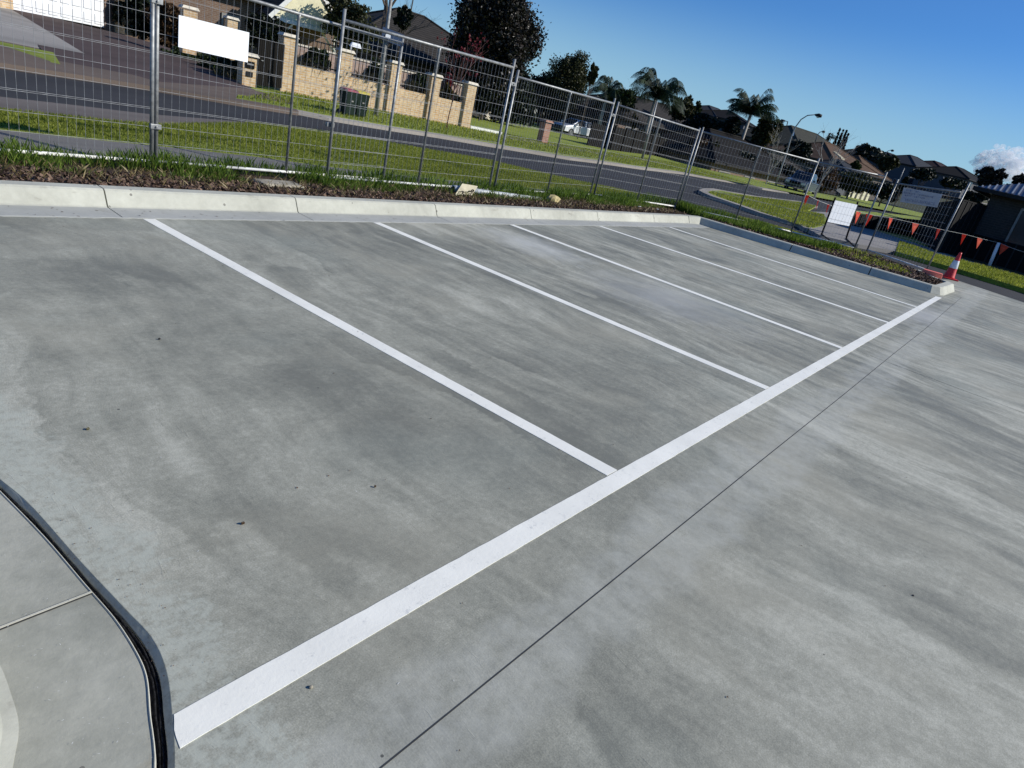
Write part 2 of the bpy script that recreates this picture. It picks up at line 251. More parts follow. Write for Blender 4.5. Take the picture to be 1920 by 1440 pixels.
M=dict(
 slab=concrete(), kerb=kerbmat('kerb_concrete',(.36,.355,.295),(.52,.515,.435)), gutter=kerbmat('gutter_concrete',(.33,.335,.305),(.43,.43,.395)), apron=kerbmat('apron_concrete',(.27,.27,.22),(.47,.46,.38),(.26,.22,.14)),
 paint=None, foam=plain('joint_foam',(.02,.02,.022),.95,var=.45,scale=60,bump=.9,bscale=90,spec=.1), strip=kerbmat('strip_and_lit_edge',(.5,.48,.38),(.66,.63,.52)),
 cutline=plain('saw_cut',(.035,.036,.036),.9),
 road=asphalt('road_asphalt',(.040,.040,.042)), path=asphalt('path_asphalt',(.19,.18,.165)), drive=asphalt('driveway_concrete',(.27,.255,.235)), drivebrown=asphalt('driveway_brown',(.135,.105,.085)), drivepurple=asphalt('driveway_plum',(.075,.055,.052)), pale=asphalt('pale_concrete',(.33,.30,.26)), channel=asphalt('channel_concrete',(.15,.13,.115)),
 lawn=lawnm('lawn',(.11,.15,.012),(.22,.27,.024),(.33,.35,.05)), scrub=lawnm('scrub',(.012,.018,.006),(.03,.038,.012),(.06,.065,.02)), dryhill=lawnm('dry_grass',(.05,.055,.015),(.09,.09,.03),(.13,.115,.05)),
 mulch=plain('mulch_soil',(.045,.024,.015),.95,var=.5,scale=25,bump=1,bscale=50),
 galv=plain('galvanised_steel',(.27,.275,.27),.5,.45,.2,20), wire=plain('galvanised_wire',(.42,.42,.41),.5,.45,.2,15), polepaint=plain('weathered_pole',(.22,.22,.21),.6,.2,.25,12), whitepipe=plain('chalky_white_pipe',(.72,.71,.66),.6,0,.15,8), pvc=plain('grey_pipe',(.50,.52,.53),.4,0,.1,5),
 white=plain('white_sheet',(.84,.86,.88),.5,0,.02,2), offwhite=plain('off_white_board',(.46,.41,.28),.7,0,.15,7), black=plain('black_paint',(.012,.012,.013),.5), blackm=plain('dark_steel',(.005,.005,.006),.75,spec=.15),
 orange=leafm('flag_orange',(.85,.10,.04),(.95,.16,.07),.6,.35), red=plain('cone_red',(.62,.02,.02),.45,0,.06), reflect=plain('cone_band',(.78,.8,.82),.35,0,.04), footorange=plain('block_orange',(.85,.20,.13),.55,0,.08), rubber=plain('black_rubber',(.02,.02,.02),.7),
 cord=plain('string',(.45,.45,.42),.8), stake=plain('white_stake',(.75,.76,.74),.5,0,.1), stone=plain('rubble',(.27,.24,.18),.9,0,.3,9,.8,25), yellowstone=plain('sandstone',(.42,.34,.16),.9,0,.3,12,.8,25),
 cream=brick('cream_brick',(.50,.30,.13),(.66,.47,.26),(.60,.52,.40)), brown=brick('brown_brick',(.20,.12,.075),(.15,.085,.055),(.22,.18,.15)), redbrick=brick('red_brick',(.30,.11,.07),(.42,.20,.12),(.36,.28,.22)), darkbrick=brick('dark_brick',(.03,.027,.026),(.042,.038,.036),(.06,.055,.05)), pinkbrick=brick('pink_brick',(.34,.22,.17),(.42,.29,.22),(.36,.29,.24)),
 cap=plain('pier_cap',(.62,.56,.45),.8,0,.12,6), render=plain('cream_render',(.78,.72,.48),.8,0,.06), whitepaint=plain('white_timber',(.78,.77,.72),.5,0,.05), garagew=plain('garage_panel',(.78,.79,.80),.45,0,.03), dark=plain('dark_timber',(.008,.007,.006),.85,spec=.15), fascia=plain('dark_fascia',(.02,.019,.02),.6,spec=.2), glass=plain('window_glass',(.03,.035,.045),.08,0,.1,2), frame=plain('window_frame',(.25,.24,.22),.5),
 tilegrey=tiles('grey_tiles',(.058,.052,.046)), tilebrown=tiles('brown_tiles',(.16,.098,.062)), tileolive=tiles('olive_tiles',(.075,.073,.054)), tileblue=tiles('blue_tiles',(.05,.055,.065)), tiledark=tiles('charcoal_tiles',(.014,.0125,.012)), tilered=tiles('maroon_tiles',(.05,.026,.026)),
 metalroof=plain('metal_roof',(.09,.09,.12),.35,.3,.08), greyrender=plain('grey_render',(.075,.078,.088),.8), tanrender=plain('tan_render',(.10,.08,.06),.8), bark=plain('bark',(.09,.07,.055),.9,0,.35,9,.8,30), palebark=plain('pale_bark',(.34,.31,.27),.8,0,.2,9), redbark=plain('red_stem',(.12,.05,.045),.8),
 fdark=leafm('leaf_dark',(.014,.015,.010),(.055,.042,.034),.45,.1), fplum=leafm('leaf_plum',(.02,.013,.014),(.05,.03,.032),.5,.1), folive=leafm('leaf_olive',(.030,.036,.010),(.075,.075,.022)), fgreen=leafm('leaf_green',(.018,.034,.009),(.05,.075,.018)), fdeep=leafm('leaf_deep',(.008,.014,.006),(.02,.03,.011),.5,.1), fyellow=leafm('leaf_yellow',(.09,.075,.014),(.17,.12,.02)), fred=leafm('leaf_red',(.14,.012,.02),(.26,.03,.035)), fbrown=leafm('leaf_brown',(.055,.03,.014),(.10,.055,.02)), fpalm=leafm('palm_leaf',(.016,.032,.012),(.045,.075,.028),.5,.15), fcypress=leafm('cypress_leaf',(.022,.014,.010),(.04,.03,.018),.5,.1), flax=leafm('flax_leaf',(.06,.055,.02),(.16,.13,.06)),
 grassA=leafm('tall_grass',(.08,.145,.014),(.22,.30,.05),.5,.45), grassB=leafm('verge_grass',(.20,.245,.025),(.40,.41,.075),.6,.5), grassdry=leafm('dry_blades',(.16,.12,.05),(.30,.24,.12)), chip=leafm('bark_chip',(.085,.05,.034),(.24,.16,.11),.85,.02),
 binlidred=plain('red_lid',(.30,.03,.05),.6), binlidyellow=plain('yellow_lid',(.55,.45,.03),.6), bingreen=plain('bin_green',(.008,.020,.013),.7,spec=.2), blue=plain('sign_blue',(.035,.06,.12),.4), cloth=leafm('banner_cloth',(.40,.44,.50),(.46,.50,.56),.8,.4), clothink=plain('banner_ink',(.16,.20,.34),.8), cardark=plain('car_navy',(.12,.15,.19),.25,.55,.05), carsilver=plain('car_silver_blue',(.28,.34,.42),.28,.5,.05), carwhite=plain('car_white',(.75,.76,.78),.25,0,.03), lamp=plain('lamp_lens',(.6,.6,.58),.3), creamslat=plain('cream_slats',(.72,.66,.45),.6,0,.08), terracotta=plain('terracotta',(.5,.22,.08),.8))
def paintm():
    t=NT('line_paint'); a=t.noise(3,4); b=t.noise(45,5,None,.75); t.col(t.mix(t.ramp(t.noise(16,7,None,.85),[(.57,0.),(.72,.85)]),t.ramp(a,[(.3,(.82,.80,.71)),(.7,(.95,.925,.82))]),(.42,.43,.43))); t.rough(.6)
    b1=t.bump(t.noise(1,4,t.mp((90,22,1)),.8),.10,.004); t.bump(b,.26,.004,b1); return t.m
M['paint']=paintm()
def cloudm():
    m=bpy.data.materials.new('cloud'); m.use_nodes=True; t=m.node_tree; t.nodes.clear(); o=t.nodes.new('ShaderNodeOutputMaterial'); v=t.nodes.new('ShaderNodeVolumePrincipled'); v.inputs['Color'].default_value=(.98,.98,.99,1); v.inputs['Density'].default_value=.06; v.inputs['Anisotropy'].default_value=.2; t.links.new(v.outputs[0],o.inputs['Volume']); return m
sc.cycles.volume_bounces=8; sc.cycles.max_bounces=12
M['cloud']=cloudm()

# ================================================================= SETTING
def flat(name,pts,mat,depth=.35): return setting(obj(name,MB().prism([tuple(p) for p in pts],depth),mat))
def px(lst,z): return [P(a,b,z) if len(c)==0 else P(a,b,c[0]) for a,b,*c in lst]
# terrain: one sheet to the horizon, flat near, climbing to a low ridge
def terrain():
    rad=[0,4,8,12,20,30,45,60,75,90,105,110,117,125,140,160,185,215,250,300,360,450,560,700,1000,1600,3000,6000]; n=96; V=[];F=[]
    rr=random.Random(3)
    for r in rad:
        for k in range(n):
            a=2*math.pi*k/n; x=CAM[0]+r*math.cos(a); y=CAM[1]+r*math.sin(a); z=hill(x,y)-.32 + (math.sin(a*7+r*.01)*.8+math.sin(a*13)*.5)*min(1,max(0,r-120)/200)
            V.append((x,y,z))
    for i in range(len(rad)-1):
        for k in range(n): F.append((i*n+k,(i+1)*n+k,(i+1)*n+(k+1)%n,i*n+(k+1)%n))
    mb=MB().add(V,F); o=obj('terrain',mb,M['scrub'],smooth=True); return setting(o)
terrain()
gap_s=[(-2.22,1.26),(-2.19,1.05),(-2.17,.69),(-2.15,.42),(-2.14,.27),(-2.16,.14),(-2.21,0.),(-2.27,-.14),(-2.36,-.30),(-2.5,-.5)]
gap_a=[(-2.24,1.2),(-2.21,.87),(-2.195,.58),(-2.185,.4),(-2.19,.25),(-2.205,.15),(-2.245,.04),(-2.30,-.11),(-2.40,-.27),(-2.54,-.46)]
r_se=[P(1790,524)[:2],P(1905,562)[:2],P(2060,616)[:2]]
def smooth(pts,n=5):
    out=[]; P_=[Vector((p[0],p[1])) for p in pts]; P_=[P_[0]*2-P_[1]]+P_+[P_[-1]*2-P_[-2]]
    for i in range(1,len(P_)-2):
        for k in range(n):
            t=k/n; a,b,c,d=P_[i-1:i+3]; q=.5*((2*b)+(c-a)*t+(2*a-5*b+4*c-d)*t*t+(3*b-a-3*c+d)*t**3); out.append((q.x,q.y))
    out.append(tuple(P_[-2])); return out
gap_s=smooth(gap_s); gap_a=smooth(gap_a)
slab=[(-6,4.74),(-2.32,4.74),(-2.30,2.5)]+gap_s+[(-3.2,-1.2),(-4.5,-6),(12,-9),(19,-9),tuple(r_se[2]),tuple(r_se[1]),tuple(r_se[0]),(15.2,.55),(13.0,.30),(12.75,.0),(12.36,1.9),(12.12,4.74)]
flat('car_park_slab',[(a,b,0.) for a,b in slab],M['slab'],.3)
# rounded shoulder of the slab along the open joint, foam filler and pale lit apron edge
sh=MB(); 
def ribbon(mb,pts,w0,z0,w1,z1):
    vs=[];n=len(pts)
    for i,p in enumerate(pts):
        a=Vector(pts[max(i-1,0)]);b=Vector(pts[min(i+1,n-1)]);d=(b-a).normalized();nn=Vector((d.y,-d.x))  # to the apron side
        vs+=[(p[0]+nn.x*w0,p[1]+nn.y*w0,z0),(p[0]+nn.x*w1,p[1]+nn.y*w1,z1)]
    mb.add(vs,[(2*i,2*i+1,2*i+3,2*i+2) for i in range(n-1)])
# joint: a shallow open trench with black foam lying in it
tr=MB(); tr.prism([(a+.006,b,-.030) for a,b in gap_s]+[(a-.004,b,-.030) for a,b in gap_a[::-1]],.05); setting(obj('joint_filler',tr,M['foam']))
mid=[]
for i,(a,b) in enumerate(gap_s):
    q_=gap_a[min(int(i*len(gap_a)/len(gap_s)),len(gap_a)-1)]; mid.append((a*.64+q_[0]*.36,b*.64+q_[1]*.36))
sh=MB(); nS=len(gap_s); rs_=random.Random(2); vs=[]
for i in range(nS): 
    a,b=gap_s[i],mid[i]; j=rs_.uniform(-.0012,.0012); vs+=[(a[0]+.001,a[1],.0004),(a[0]*.8+b[0]*.2+j,a[1]*.8+b[1]*.2,-.004),(b[0]+j,b[1],-.017+j),(b[0],b[1],-.033)]
sh.add(vs,[(4*i+k,4*i+4+k,4*i+5+k,4*i+1+k) for i in range(nS-1) for k in range(3)]); setting(obj('slab_shoulder',sh,M['slab'],smooth=False))
rj=random.Random(5)
for off,rad,zc_,mt_ in ((.55,.0026,-.021,'foam'),(.74,.0022,-.022,'foam')):
    pts=[(gap_s[i][0]*(1-off)+gap_a[min(int(i*len(gap_a)/len(gap_s)),len(gap_a)-1)][0]*off+rj.uniform(-.0012,.0012),gap_s[i][1]*(1-off)+gap_a[min(int(i*len(gap_a)/len(gap_s)),len(gap_a)-1)][1]*off,zc_+rj.uniform(-.0025,.0025)) for i in range(len(gap_s))]
    setting(obj('joint_cord',MB().tube(pts,rad,6),M[mt_],smooth=True))
a_out=gap_a
apron=[(-2.31,2.5),(-2.26,1.6)]+[(a,b) for a,b in gap_a]+[(-2.75,-.8),(-2.75,-.25),(-2.60,.02),(-2.54,.12),(-2.51,.2),(-2.495,.3),(-2.485,.4),(-2.49,.5),(-2.53,.7),(-2.68,1.1),(-2.78,1.6),(-2.83,2.5)]
flat('gutter_apron',[(a,b,-.004) for a,b in apron],M['apron'],.25)
lip=MB(); n=len(gap_a); lip.sweep([(-.002,-.03),(.0,-.001),(.0022,.0002),(.0045,-.003)],[(a,b) for a,b in gap_a[::-1]]); setting(obj('apron_lit_edge',lip,M['strip']))  # sunlit edge of the apron put in as paler concrete
p0=P(173,1109);p1=P(-40,1192); setting(obj('apron_joint',MB().beam((p0[0]-.002,p0[1],-.003),(p1[0],p1[1],-.003),.007,.008),M['strip'])); setting(obj('apron_joint_line',MB().beam((p0[0]-.002,p0[1]-.0055,-.0035),(p1[0],p1[1]-.0055,-.0035),.003,.006),M['cutline']))
kl=[(-2.78,-.85),(-2.76,-.25),(-2.565,.02),(-2.51,.12),(-2.48,.2),(-2.467,.3),(-2.460,.4),(-2.467,.5),(-2.505,.7),(-2.655,1.1),(-2.755,1.6),(-2.81,2.6)]
setting(obj('island_kerb',MB().sweep([(0,-.2),(0,-.002),(.03,.008),(.05,.03),(.09,.13),(.11,.15),(.23,.152),(.24,-.2)],smooth(kl,6)),M['kerb'],smooth=False))
# car-park kerb A (along the bays) with joints, and kerb B round the garden island
PROF=[(0,-.2),(0,.003),(.29,.010),(.305,.018),(.365,.135),(.385,.150),(.50,.152),(.505,-.2)]
jx=[-6,-4.2,-2.4,-.39,1.5,3.62,5.71,7.71,9.91,11.62]
def kerbA():
    for a,b in zip(jx[:-1],jx[1:]):
        kb=MB(); kb.sweep(PROF[2:-1]+[(.505,-.2),(.29,-.2)],[(a+.006,4.735),(b-.006,4.735)]); setting(obj('kerb',kb,M['kerb']))
        g=MB(); g.sweep([(0,-.2),(0,.003),(.288,.010),(.288,-.2)],[(a+.005,4.735),(b-.005,4.735)]); setting(obj('gutter',g,M['gutter']))
kerbA()
base=MB(); base.box((3,5.0,-.15),(18,.44,.2)); setting(obj('kerb_bed',base,M['cutline']))
def kerbB():
    # runs from the corner back toward the driveway, then round the end and away along the road
    path=[(11.63,4.99),(12.10,4.92),(12.36,1.9),(12.70,.10),(12.95,-.06),(14.45,-.12),(14.75,.05),(15.0,.6)]
    pr=[(0,-.2),(0,.004),(.07,.135),(.09,.150),(.215,.152),(.22,-.2)]
    seg=[(0,1),(1,2),(2,3),(3,7)]
    kb=MB(); kb.sweep(pr,[(11.632,5.03),(12.08,4.97),(12.09,4.90),(12.30,2.93)][:4]); 
    setting(obj('kerb',kb,M['kerb']))
    kb=MB(); kb.sweep(pr,[(12.301,2.91),(12.50,1.31)]); setting(obj('kerb',kb,M['kerb']))
    kb=MB(); kb.sweep(pr,[(12.502,1.29),(12.68,.14),(12.82,-.02),(12.98,-.07),(14.42,-.12),(14.60,-.02),(14.72,.25),(15.4,.7)]); setting(obj('kerb',kb,M['kerb']))
    g=MB(); g.sweep([(0,-.2),(0,.003),(.29,.008),(.30,-.2)],[(11.625,4.735),(12.08,4.735)]); setting(obj('gutter',g,M['gutter']))
kerbB()
# thin pale mortar line where slab and gutter meet
rm_=random.Random(3); nM=420; xs_=[-6+18.06*i/nM for i in range(nM+1)]
setting(obj('mortar_line',MB().prism([(x,4.7365,.0055) for x in xs_]+[(x,4.722+rm_.gauss(0,.006),.003) for x in xs_[::-1]],.004),M['gutter']))
setting(obj('mortar_line',MB().sweep([(-.022,-.01),(-.022,.004),(.002,.006),(.002,-.01)],[(12.10,4.74),(12.30,2.93),(12.50,1.31),(12.66,.20)]),M['gutter']))
# painted lines
rl_=random.Random(8)
def wobbly(q,n,z,amp=.0007):   # four-cornered strip a-b (one edge), c-d (other edge), edges slightly ragged
    a,b,c,d=[Vector(p) for p in q]; e1=[a.lerp(b,i/n) for i in range(n+1)]; e2=[c.lerp(d,i/n) for i in range(n+1)]; nn=(d-a).normalized()
    return [(p.x+nn.x*rl_.gauss(0,amp),p.y+nn.y*rl_.gauss(0,amp),z) for p in e1]+[(p.x+nn.x*rl_.gauss(0,amp),p.y+nn.y*rl_.gauss(0,amp),z) for p in e2]
setting(obj('front_line',MB().prism(wobbly([(-2.207,-.002),(12.415,.006),(12.49,-.094),(-2.238,-.101)],260,.0022)+[(-2.232,-.068,.0022),(-2.226,-.045,.0022),(-2.214,-.020,.0022)],.002),M['paint']))
kx=[(-.02,-.187),(2.5,2.42),(5.0,4.96),(7.53,7.47),(10.0,10.02)]
T=[P(1148,887)[0],P(1441,729)[0],P(1585,655)[0],P(1665.6,605)[0],P(1718,575.6)[0]]; B=[P(277,409.5)[0],P(712,420)[0],P(965,423.5)[0],P(1131,426)[0],P(1257,426.5)[0]]
for t,b in zip(T,B): setting(obj('bay_line',MB().prism(wobbly([(t+.05,.0045),(b+.05,4.712),(b-.05,4.712),(t-.05,.0045)],90,.0022),.002),M['paint']))
# saw cuts
cut=MB(); ys=[-.46,-.46,-.45,-.44,-.43,-.41,-.40,-.36,-.33]; xs=[-6,-2,-.5,1,3,5.5,8,11,13.6]
cut.sweep([(-.0022,-.01),(-.0022,.0012),(.0022,.0012),(.0022,-.01)],list(zip(xs,ys))); cut.sweep([(-.0014,-.01),(-.0014,.001),(.0014,.001),(.0014,-.01)],[(5.0,-.42),(5.03,-9)]); cut.sweep([(-.001,-.01),(-.001,.001),(.001,.001),(.001,-.01)],[(5.0,-.40),(5.0,-.12)]); setting(obj('saw_cut',cut,M['cutline']))
# garden beds (behind kerb A, and the island behind kerb B)
bedA=[(-6,5.23,.125),(11.9,5.23,.125),(12.3,5.1,.125),(12.3,7.2,.10),(9,6.95,.10),(4,6.62,.10),(-6,6.62,.10)]
flat('garden_bed',bedA,M['mulch'],.4)
isl=[(12.28,5.15,.127),(12.50,2.9,.127),(12.70,1.3,.127),(12.88,.25,.127),(13.0,.14,.127),(14.35,.09,.127),(14.6,.25,.12),(15.3,.72,.06),(16.1,1.6,0),(16.3,2.3,0),(15.9,3.3,0.02),(15.4,4.6,.05),(14.8,6.3,.08),(12.32,7.2,.10)]
flat('garden_island',isl,M['mulch'],.4)
# footpath and verge beyond the fence
pathp=[(-8,6.6,.10),(4,6.6,.10),(9,6.9,.10)]+[tuple(P(a,b,.10)) for a,b in [(1110,371),(1095,362),(920,345),(800,333),(640,315),(470,292),(317,275),(100,253),(0,243),(-120,232)]]
flat('footpath',pathp,M['path'],.5)
vedge=[(-120,190),(0,208),(120,221),(210,230),(300,235),(470,234),(540,240),(620,250),(735,270),(920,303),(1080,341),(1180,362),(1320,392),(1400,412),(1480,432),(1530,450)]
vnear=[(1095,362),(920,345),(800,333),(640,315),(470,292),(317,275),(100,253),(0,243),(-120,232)]
verge=[tuple(P(a,b,.06)) for a,b in vedge]+[(15.0,4.6,.06),(14.6,6.0,.06),(12.3,6.9,.085),(9.2,6.85,.085)]+[tuple(P(a,b,.105)) for a,b in vnear]
flat('near_verge',verge,M['lawn'],.6)
strip=[P(a,b,-.02) for a,b in [(-120,150),(0,181),(140,197),(280,214),(470,229)]]+[P(a,b,.03) for a,b in [(540,239),(470,236),(300,237),(210,232),(120,223),(0,210),(-120,192)]]
flat('crossover_channel',strip,M['channel'],.4)
# road: one big sheet 0.1 below the slab, everything else stands above it
F_=[(-150,95),(0,118),(120,135),(160,140),(300,162),(455,190),(541,205),(617,220),(735,240),(820,253),(905,268),(1000,284),(1070,296),(1140,305),(1200,314),(1280,324),(1392,344),(1430,353),(1480,361),(1560,370),(1640,384),(1720,397),(1800,409)]
road=[P(a,b,-.1) for a,b in F_]+[(95,-25,-.1),(30,-40,-.1),(16,-12,-.1),(16,-1,-.1),(14,0,-.1),(14,5,-.1),(-8,7,-.1)]
flat('road',road,M['road'],.15)
kf=[P(a,b,.0) for a,b in F_[5:19]]; lk=[]
for i,p in enumerate(kf):
    a=kf[max(i-1,0)];b=kf[min(i+1,len(kf)-1)];d=(b-a)[:2];d/=np.linalg.norm(d);nn=np.array([-d[1],d[0]]);lk.append((p[0]+nn[0]*.42,p[1]+nn[1]*.42,.01))
flat('far_kerb',[tuple(p) for p in kf]+lk[::-1],M['pale'],.25)
# far side verge / lawns: sits behind the kerb
far=[(p[0],p[1],.022) for p in lk]+[tuple(P(a,b,.022)) for a,b in [(1560,366),(1640,380),(1720,391),(1800,405)]]+[(95,8,.1),(95,45,.1),(62,75,.1),(10,75,.1)]+[(8,58,.022),tuple(P(340,88,.022)),tuple(P(400,128,.022)),tuple(P(455,160,.022))]
flat('far_lawn',far,M['lawn'],.3)
fp=[(560,178),(700,206),(872,240),(930,252),(1060,274),(1140,289),(1220,300),(1320,314),(1400,330),(1480,348),(1600,368)]
a_=[P(x,y,.034) for x,y in fp]; b_=[P(x,y+3.2,.034) for x,y in fp]
flat('far_footpath',[tuple(p) for p in a_[3:]+b_[3:][::-1]],M['drive'],.1)
# left side: driveways of the houses (ground rising to half a metre)
flat('driveway_plum',px([(541,206,.0),(455,191,.0),(300,163,.0),(160,141,.0),(100,120,.03),(16,17,.5),(-40,0,.5),(235,66,.5),(285,80,.45),(350,100,.3),(440,150,.06),(480,170,.03),(540,185,.02)],.3),M['drivepurple'],.8)
flat('driveway_brown',px([(560,209,.012),(455,192,.012),(300,164,.012),(160,142,.012),(120,136,.012),(-160,92,.012),(-160,50,.1),(0,75,.1),(110,96,.1),(183,110,.10),(300,128,.09),(420,150,.06),(480,170,.035),(545,190,.03)],.05),M['drivebrown'],.5)
flat('driveway',px([(-120,0,.5),(20,17,.51),(183,109,.115),(110,97,.115),(0,75,.115),(-120,50,.115)],.3),M['drive'],.7)
flat('verge_patch',px([(0,78,.125),(100,98,.118),(113,120,.045),(60,110,.04),(0,87,.06),(-120,62,.1),(-120,50,.12)],.125),M['lawn'],.3)
# right side
flat('island_lawn',px([(1322,360),(1330,357.5),(1350,357),(1424,370),(1502,379),(1530,385),(1512,396),(1545,403),(1553,412),(1545,421),(1517,429),(1506,421),(1486,416),(1430,400),(1380,382),(1335,368),(1326,363)],.02),M['lawn'],.3)
ik=[(1530,387),(1502,379),(1424,370),(1370,361),(1344,356),(1326,356),(1318,359.5),(1326,364),(1340,370),(1380,383),(1430,401),(1486,417),(1506,422),(1517,430)]
kpts=[tuple(P(a,b,.0)[:2]) for a,b in ik]; setting(obj('island_kerb_edge',MB().sweep([(-.18,-.12),(-.18,.025),(.18,.03),(.18,-.12)],kpts),M['pale']))
flat('far_driveway',px([(1510,396),(1560,398),(1600,403),(1712,412),(1712,421),(1640,432),(1687,449),(1680,471),(1610,458),(1537,441),(1517,430),(1545,423)],.012),M['drive'],.3)
flat('strip_lawn',px([(1606,395),(1650,398.5),(1712,405),(1760,412),(1760,420),(1712,413),(1602,403)],.028),M['lawn'],.3)
flat('side_lawn',px([(1686,452),(1760,478),(1850,500),(1920,520),(2060,562),(2060,588),(1920,541),(1810,508),(1680,471)],.03),M['lawn'],.3)
flat('side_footpath',px([(1640,431),(1690,447),(1755,467),(1850,494),(1917,511),(2060,552),(2060,562),(1920,519.5),(1850,499.5),(1760,477.5),(1686,451.5)],.018),M['drive'],.3)
flat('front_lawn',px([(1640,430.5),(1657,432),(1700,438),(1760,452),(1760,467.5),(1690,446.5)],.035),M['lawn'],.3)
flat('yard',[(26.9,-14,.02),(27.1,1.1,.02),(29.5,3.2,.02),(33.5,4.0,.02),(60,6,.02),(60,-14,.02)],M['scrub'],.3)
# road climbing the far hill
def terr_strip(name,top,bot,mat,dz):
    V=[];n=len(top)
    for a in top+bot[::-1]: p=PT(*a); V.append((p[0],p[1],hill(p[0],p[1])+dz))
    F=[(i,i+1,2*n-2-i,2*n-1-i) for i in range(n-1)]; setting(obj(name,MB().add(V,F),mat))
terr_strip('hill_verge',[(1688,333),(1740,340),(1800,352),(1850,368)],[(1690,352),(1740,362),(1800,374),(1850,384)],M['dryhill'],.25)
terr_strip('hill_footpath',[(1690,334),(1740,346),(1780,358),(1830,371),(1878,382)],[(1690,335.5),(1740,348),(1780,360),(1830,373.5),(1878,384)],M['pale'],.35)
terr_strip('hill_road',[(1690,350),(1730,356),(1790,368),(1840,380)],[(1690,356),(1730,362),(1790,373),(1840,384)],M['road'],.35)
terr_strip('hill_kerb',[(1690,356.5),(1730,362.5),(1790,373.5),(1870,391)],[(1690,358),(1730,364),(1790,375),(1870,393)],M['pale'],.45)

# ================================================================= grass and mulch (stuff)
def inpoly(x,y,poly):
    c=np.zeros(len(x),bool); n=len(poly)
    for i in range(n):
        x1,y1=poly[i][:2];x2,y2=poly[(i+1)%n][:2]
        if y1==y2: continue
        k=((y1>y)!=(y2>y))&(x<(x2-x1)*(y-y1)/(y2-y1)+x1); c^=k
    return c
def scatter(poly,n,rng):
    a=np.array([p[:2] for p in poly]); lo=a.min(0);hi=a.max(0); ox=[];oy=[];tot=0
    while tot<n:
        x=rng.uniform(lo[0],hi[0],n*2);y=rng.uniform(lo[1],hi[1],n*2);k=inpoly(x,y,poly);ox.append(x[k]);oy.append(y[k]);tot+=k.sum()
        if tot==0: return np.array([]),np.array([])
    return np.concatenate(ox)[:n],np.concatenate(oy)[:n]
def blades(name,x,y,z,h,wd,lean,mat,rng,label=None):
    n=len(x); a=rng.uniform(0,2*np.pi,n); la=rng.uniform(0,2*np.pi,n); dx=np.cos(a)*wd/2;dy=np.sin(a)*wd/2; lx=np.cos(la)*h*lean*rng.uniform(.1,1,n);ly=np.sin(la)*h*lean*rng.uniform(.1,1,n)
    V=np.empty((n,4,3)); V[:,0]=np.c_[x-dx,y-dy,z];V[:,1]=np.c_[x+dx,y+dy,z];V[:,2]=np.c_[x+dx*.7+lx*.4,y+dy*.7+ly*.4,z+h*.6];V[:,3]=np.c_[x+lx,y+ly,z+h]
    F=np.arange(n*4).reshape(n,4)[:,[0,1,2,3]]
    o=npmesh(name,V.ravel(),F.ravel(),4,mat); o['kind']='stuff'; tag(o,label or 'grass','grass'); return o
rg=np.random.default_rng(7)
def clumps(x,y,s,seed):   # cheap smooth noise for grass height
    r=np.random.default_rng(seed); v=np.zeros(len(x))
    for k in range(6): a,b,c=r.uniform(-1,1),r.uniform(-1,1),r.uniform(0,6); v+=np.sin((x*a+y*b)*s*(1+k*.6)+c)/(1+k*.4)
    return (v-v.min())/(v.max()-v.min()+1e-9)
gA=[(-5,5.62),(12.2,5.75),(12.3,6.6),(4,6.58),(-5,6.58)]
x,y=scatter(gA,30000,rg); hh=(.06+.17*clumps(x,y,2.2,1)*np.clip((y-5.55)/.5,.2,1))*rg.uniform(.5,1.2,len(x)); bare=((abs(x-1.75)<.42)&(y<6.3))|((abs(x-5.0)<.5)&(rg.random(len(x))<.6)); k=(~bare)&((y>6.1)|(clumps(x,y,3.1,12)>.42))
blades('tall_grass',x[k],y[k],np.full(k.sum(),.12),hh[k]*.85,.0065,.6,M['grassA'],rg,'tall bright green grass growing along the foot of the wire fence')
gI=[(12.55,5.0),(12.9,3.2),(13.5,2.6),(14.4,2.4),(15.2,3.3),(15.0,4.6),(14.5,6.2),(12.4,7.0)]
x,y=scatter(gI,16000,rg); hh=(.05+.20*clumps(x,y,1.8,4))*rg.uniform(.5,1.2,len(x)); blades('island_grass',x,y,np.full(len(x),.10),hh,.013,.5,M['grassA'],rg,'tall green grass on the garden island by the corner of the kerb')
gJ=[(13.0,2.7),(13.2,1.2),(13.6,.7),(15.0,1.2),(16.0,1.9),(15.4,3.0)]
x,y=scatter(gJ,3200,rg); k=clumps(x,y,3,9)>.45; x=x[k];y=y[k]; blades('weeds',x,y,np.full(len(x),.09),rg.uniform(.04,.14,len(x)),.014,.7,M['grassB'],rg,'sparse weeds in the mulch behind the shaded kerb')
v2=[p[:2] for p in verge]; x,y=scatter(v2,150000,rg); blades('verge_grass',x,y,.072+.03*clumps(x,y,1.5,2),rg.uniform(.015,.05,len(x)),.010,.8,M['grassB'],rg,'mown green grass of the verge between footpath and road')
for nm,pl,n,z,lb in (('side_grass',[(1686,452),(1760,478),(1850,500),(1920,520),(2060,562),(2060,588),(1920,541),(1810,508),(1680,471)],16000,.03,'bright green mown strip between side footpath and road'),('island_lawn_grass',[(1326,360),(1424,371),(1502,380),(1530,387),(1512,396),(1545,403),(1545,421),(1517,428),(1430,399),(1380,381)],22000,.02,'green mown grass of the road island with pointed tip')):
    q=[P(a,b,z) for a,b in pl]; x,y=scatter(q,n,rg); blades(nm,x,y,np.full(len(x),z),rg.uniform(.03,.08,len(x)),.025,.6,M['grassB'],rg,lb)
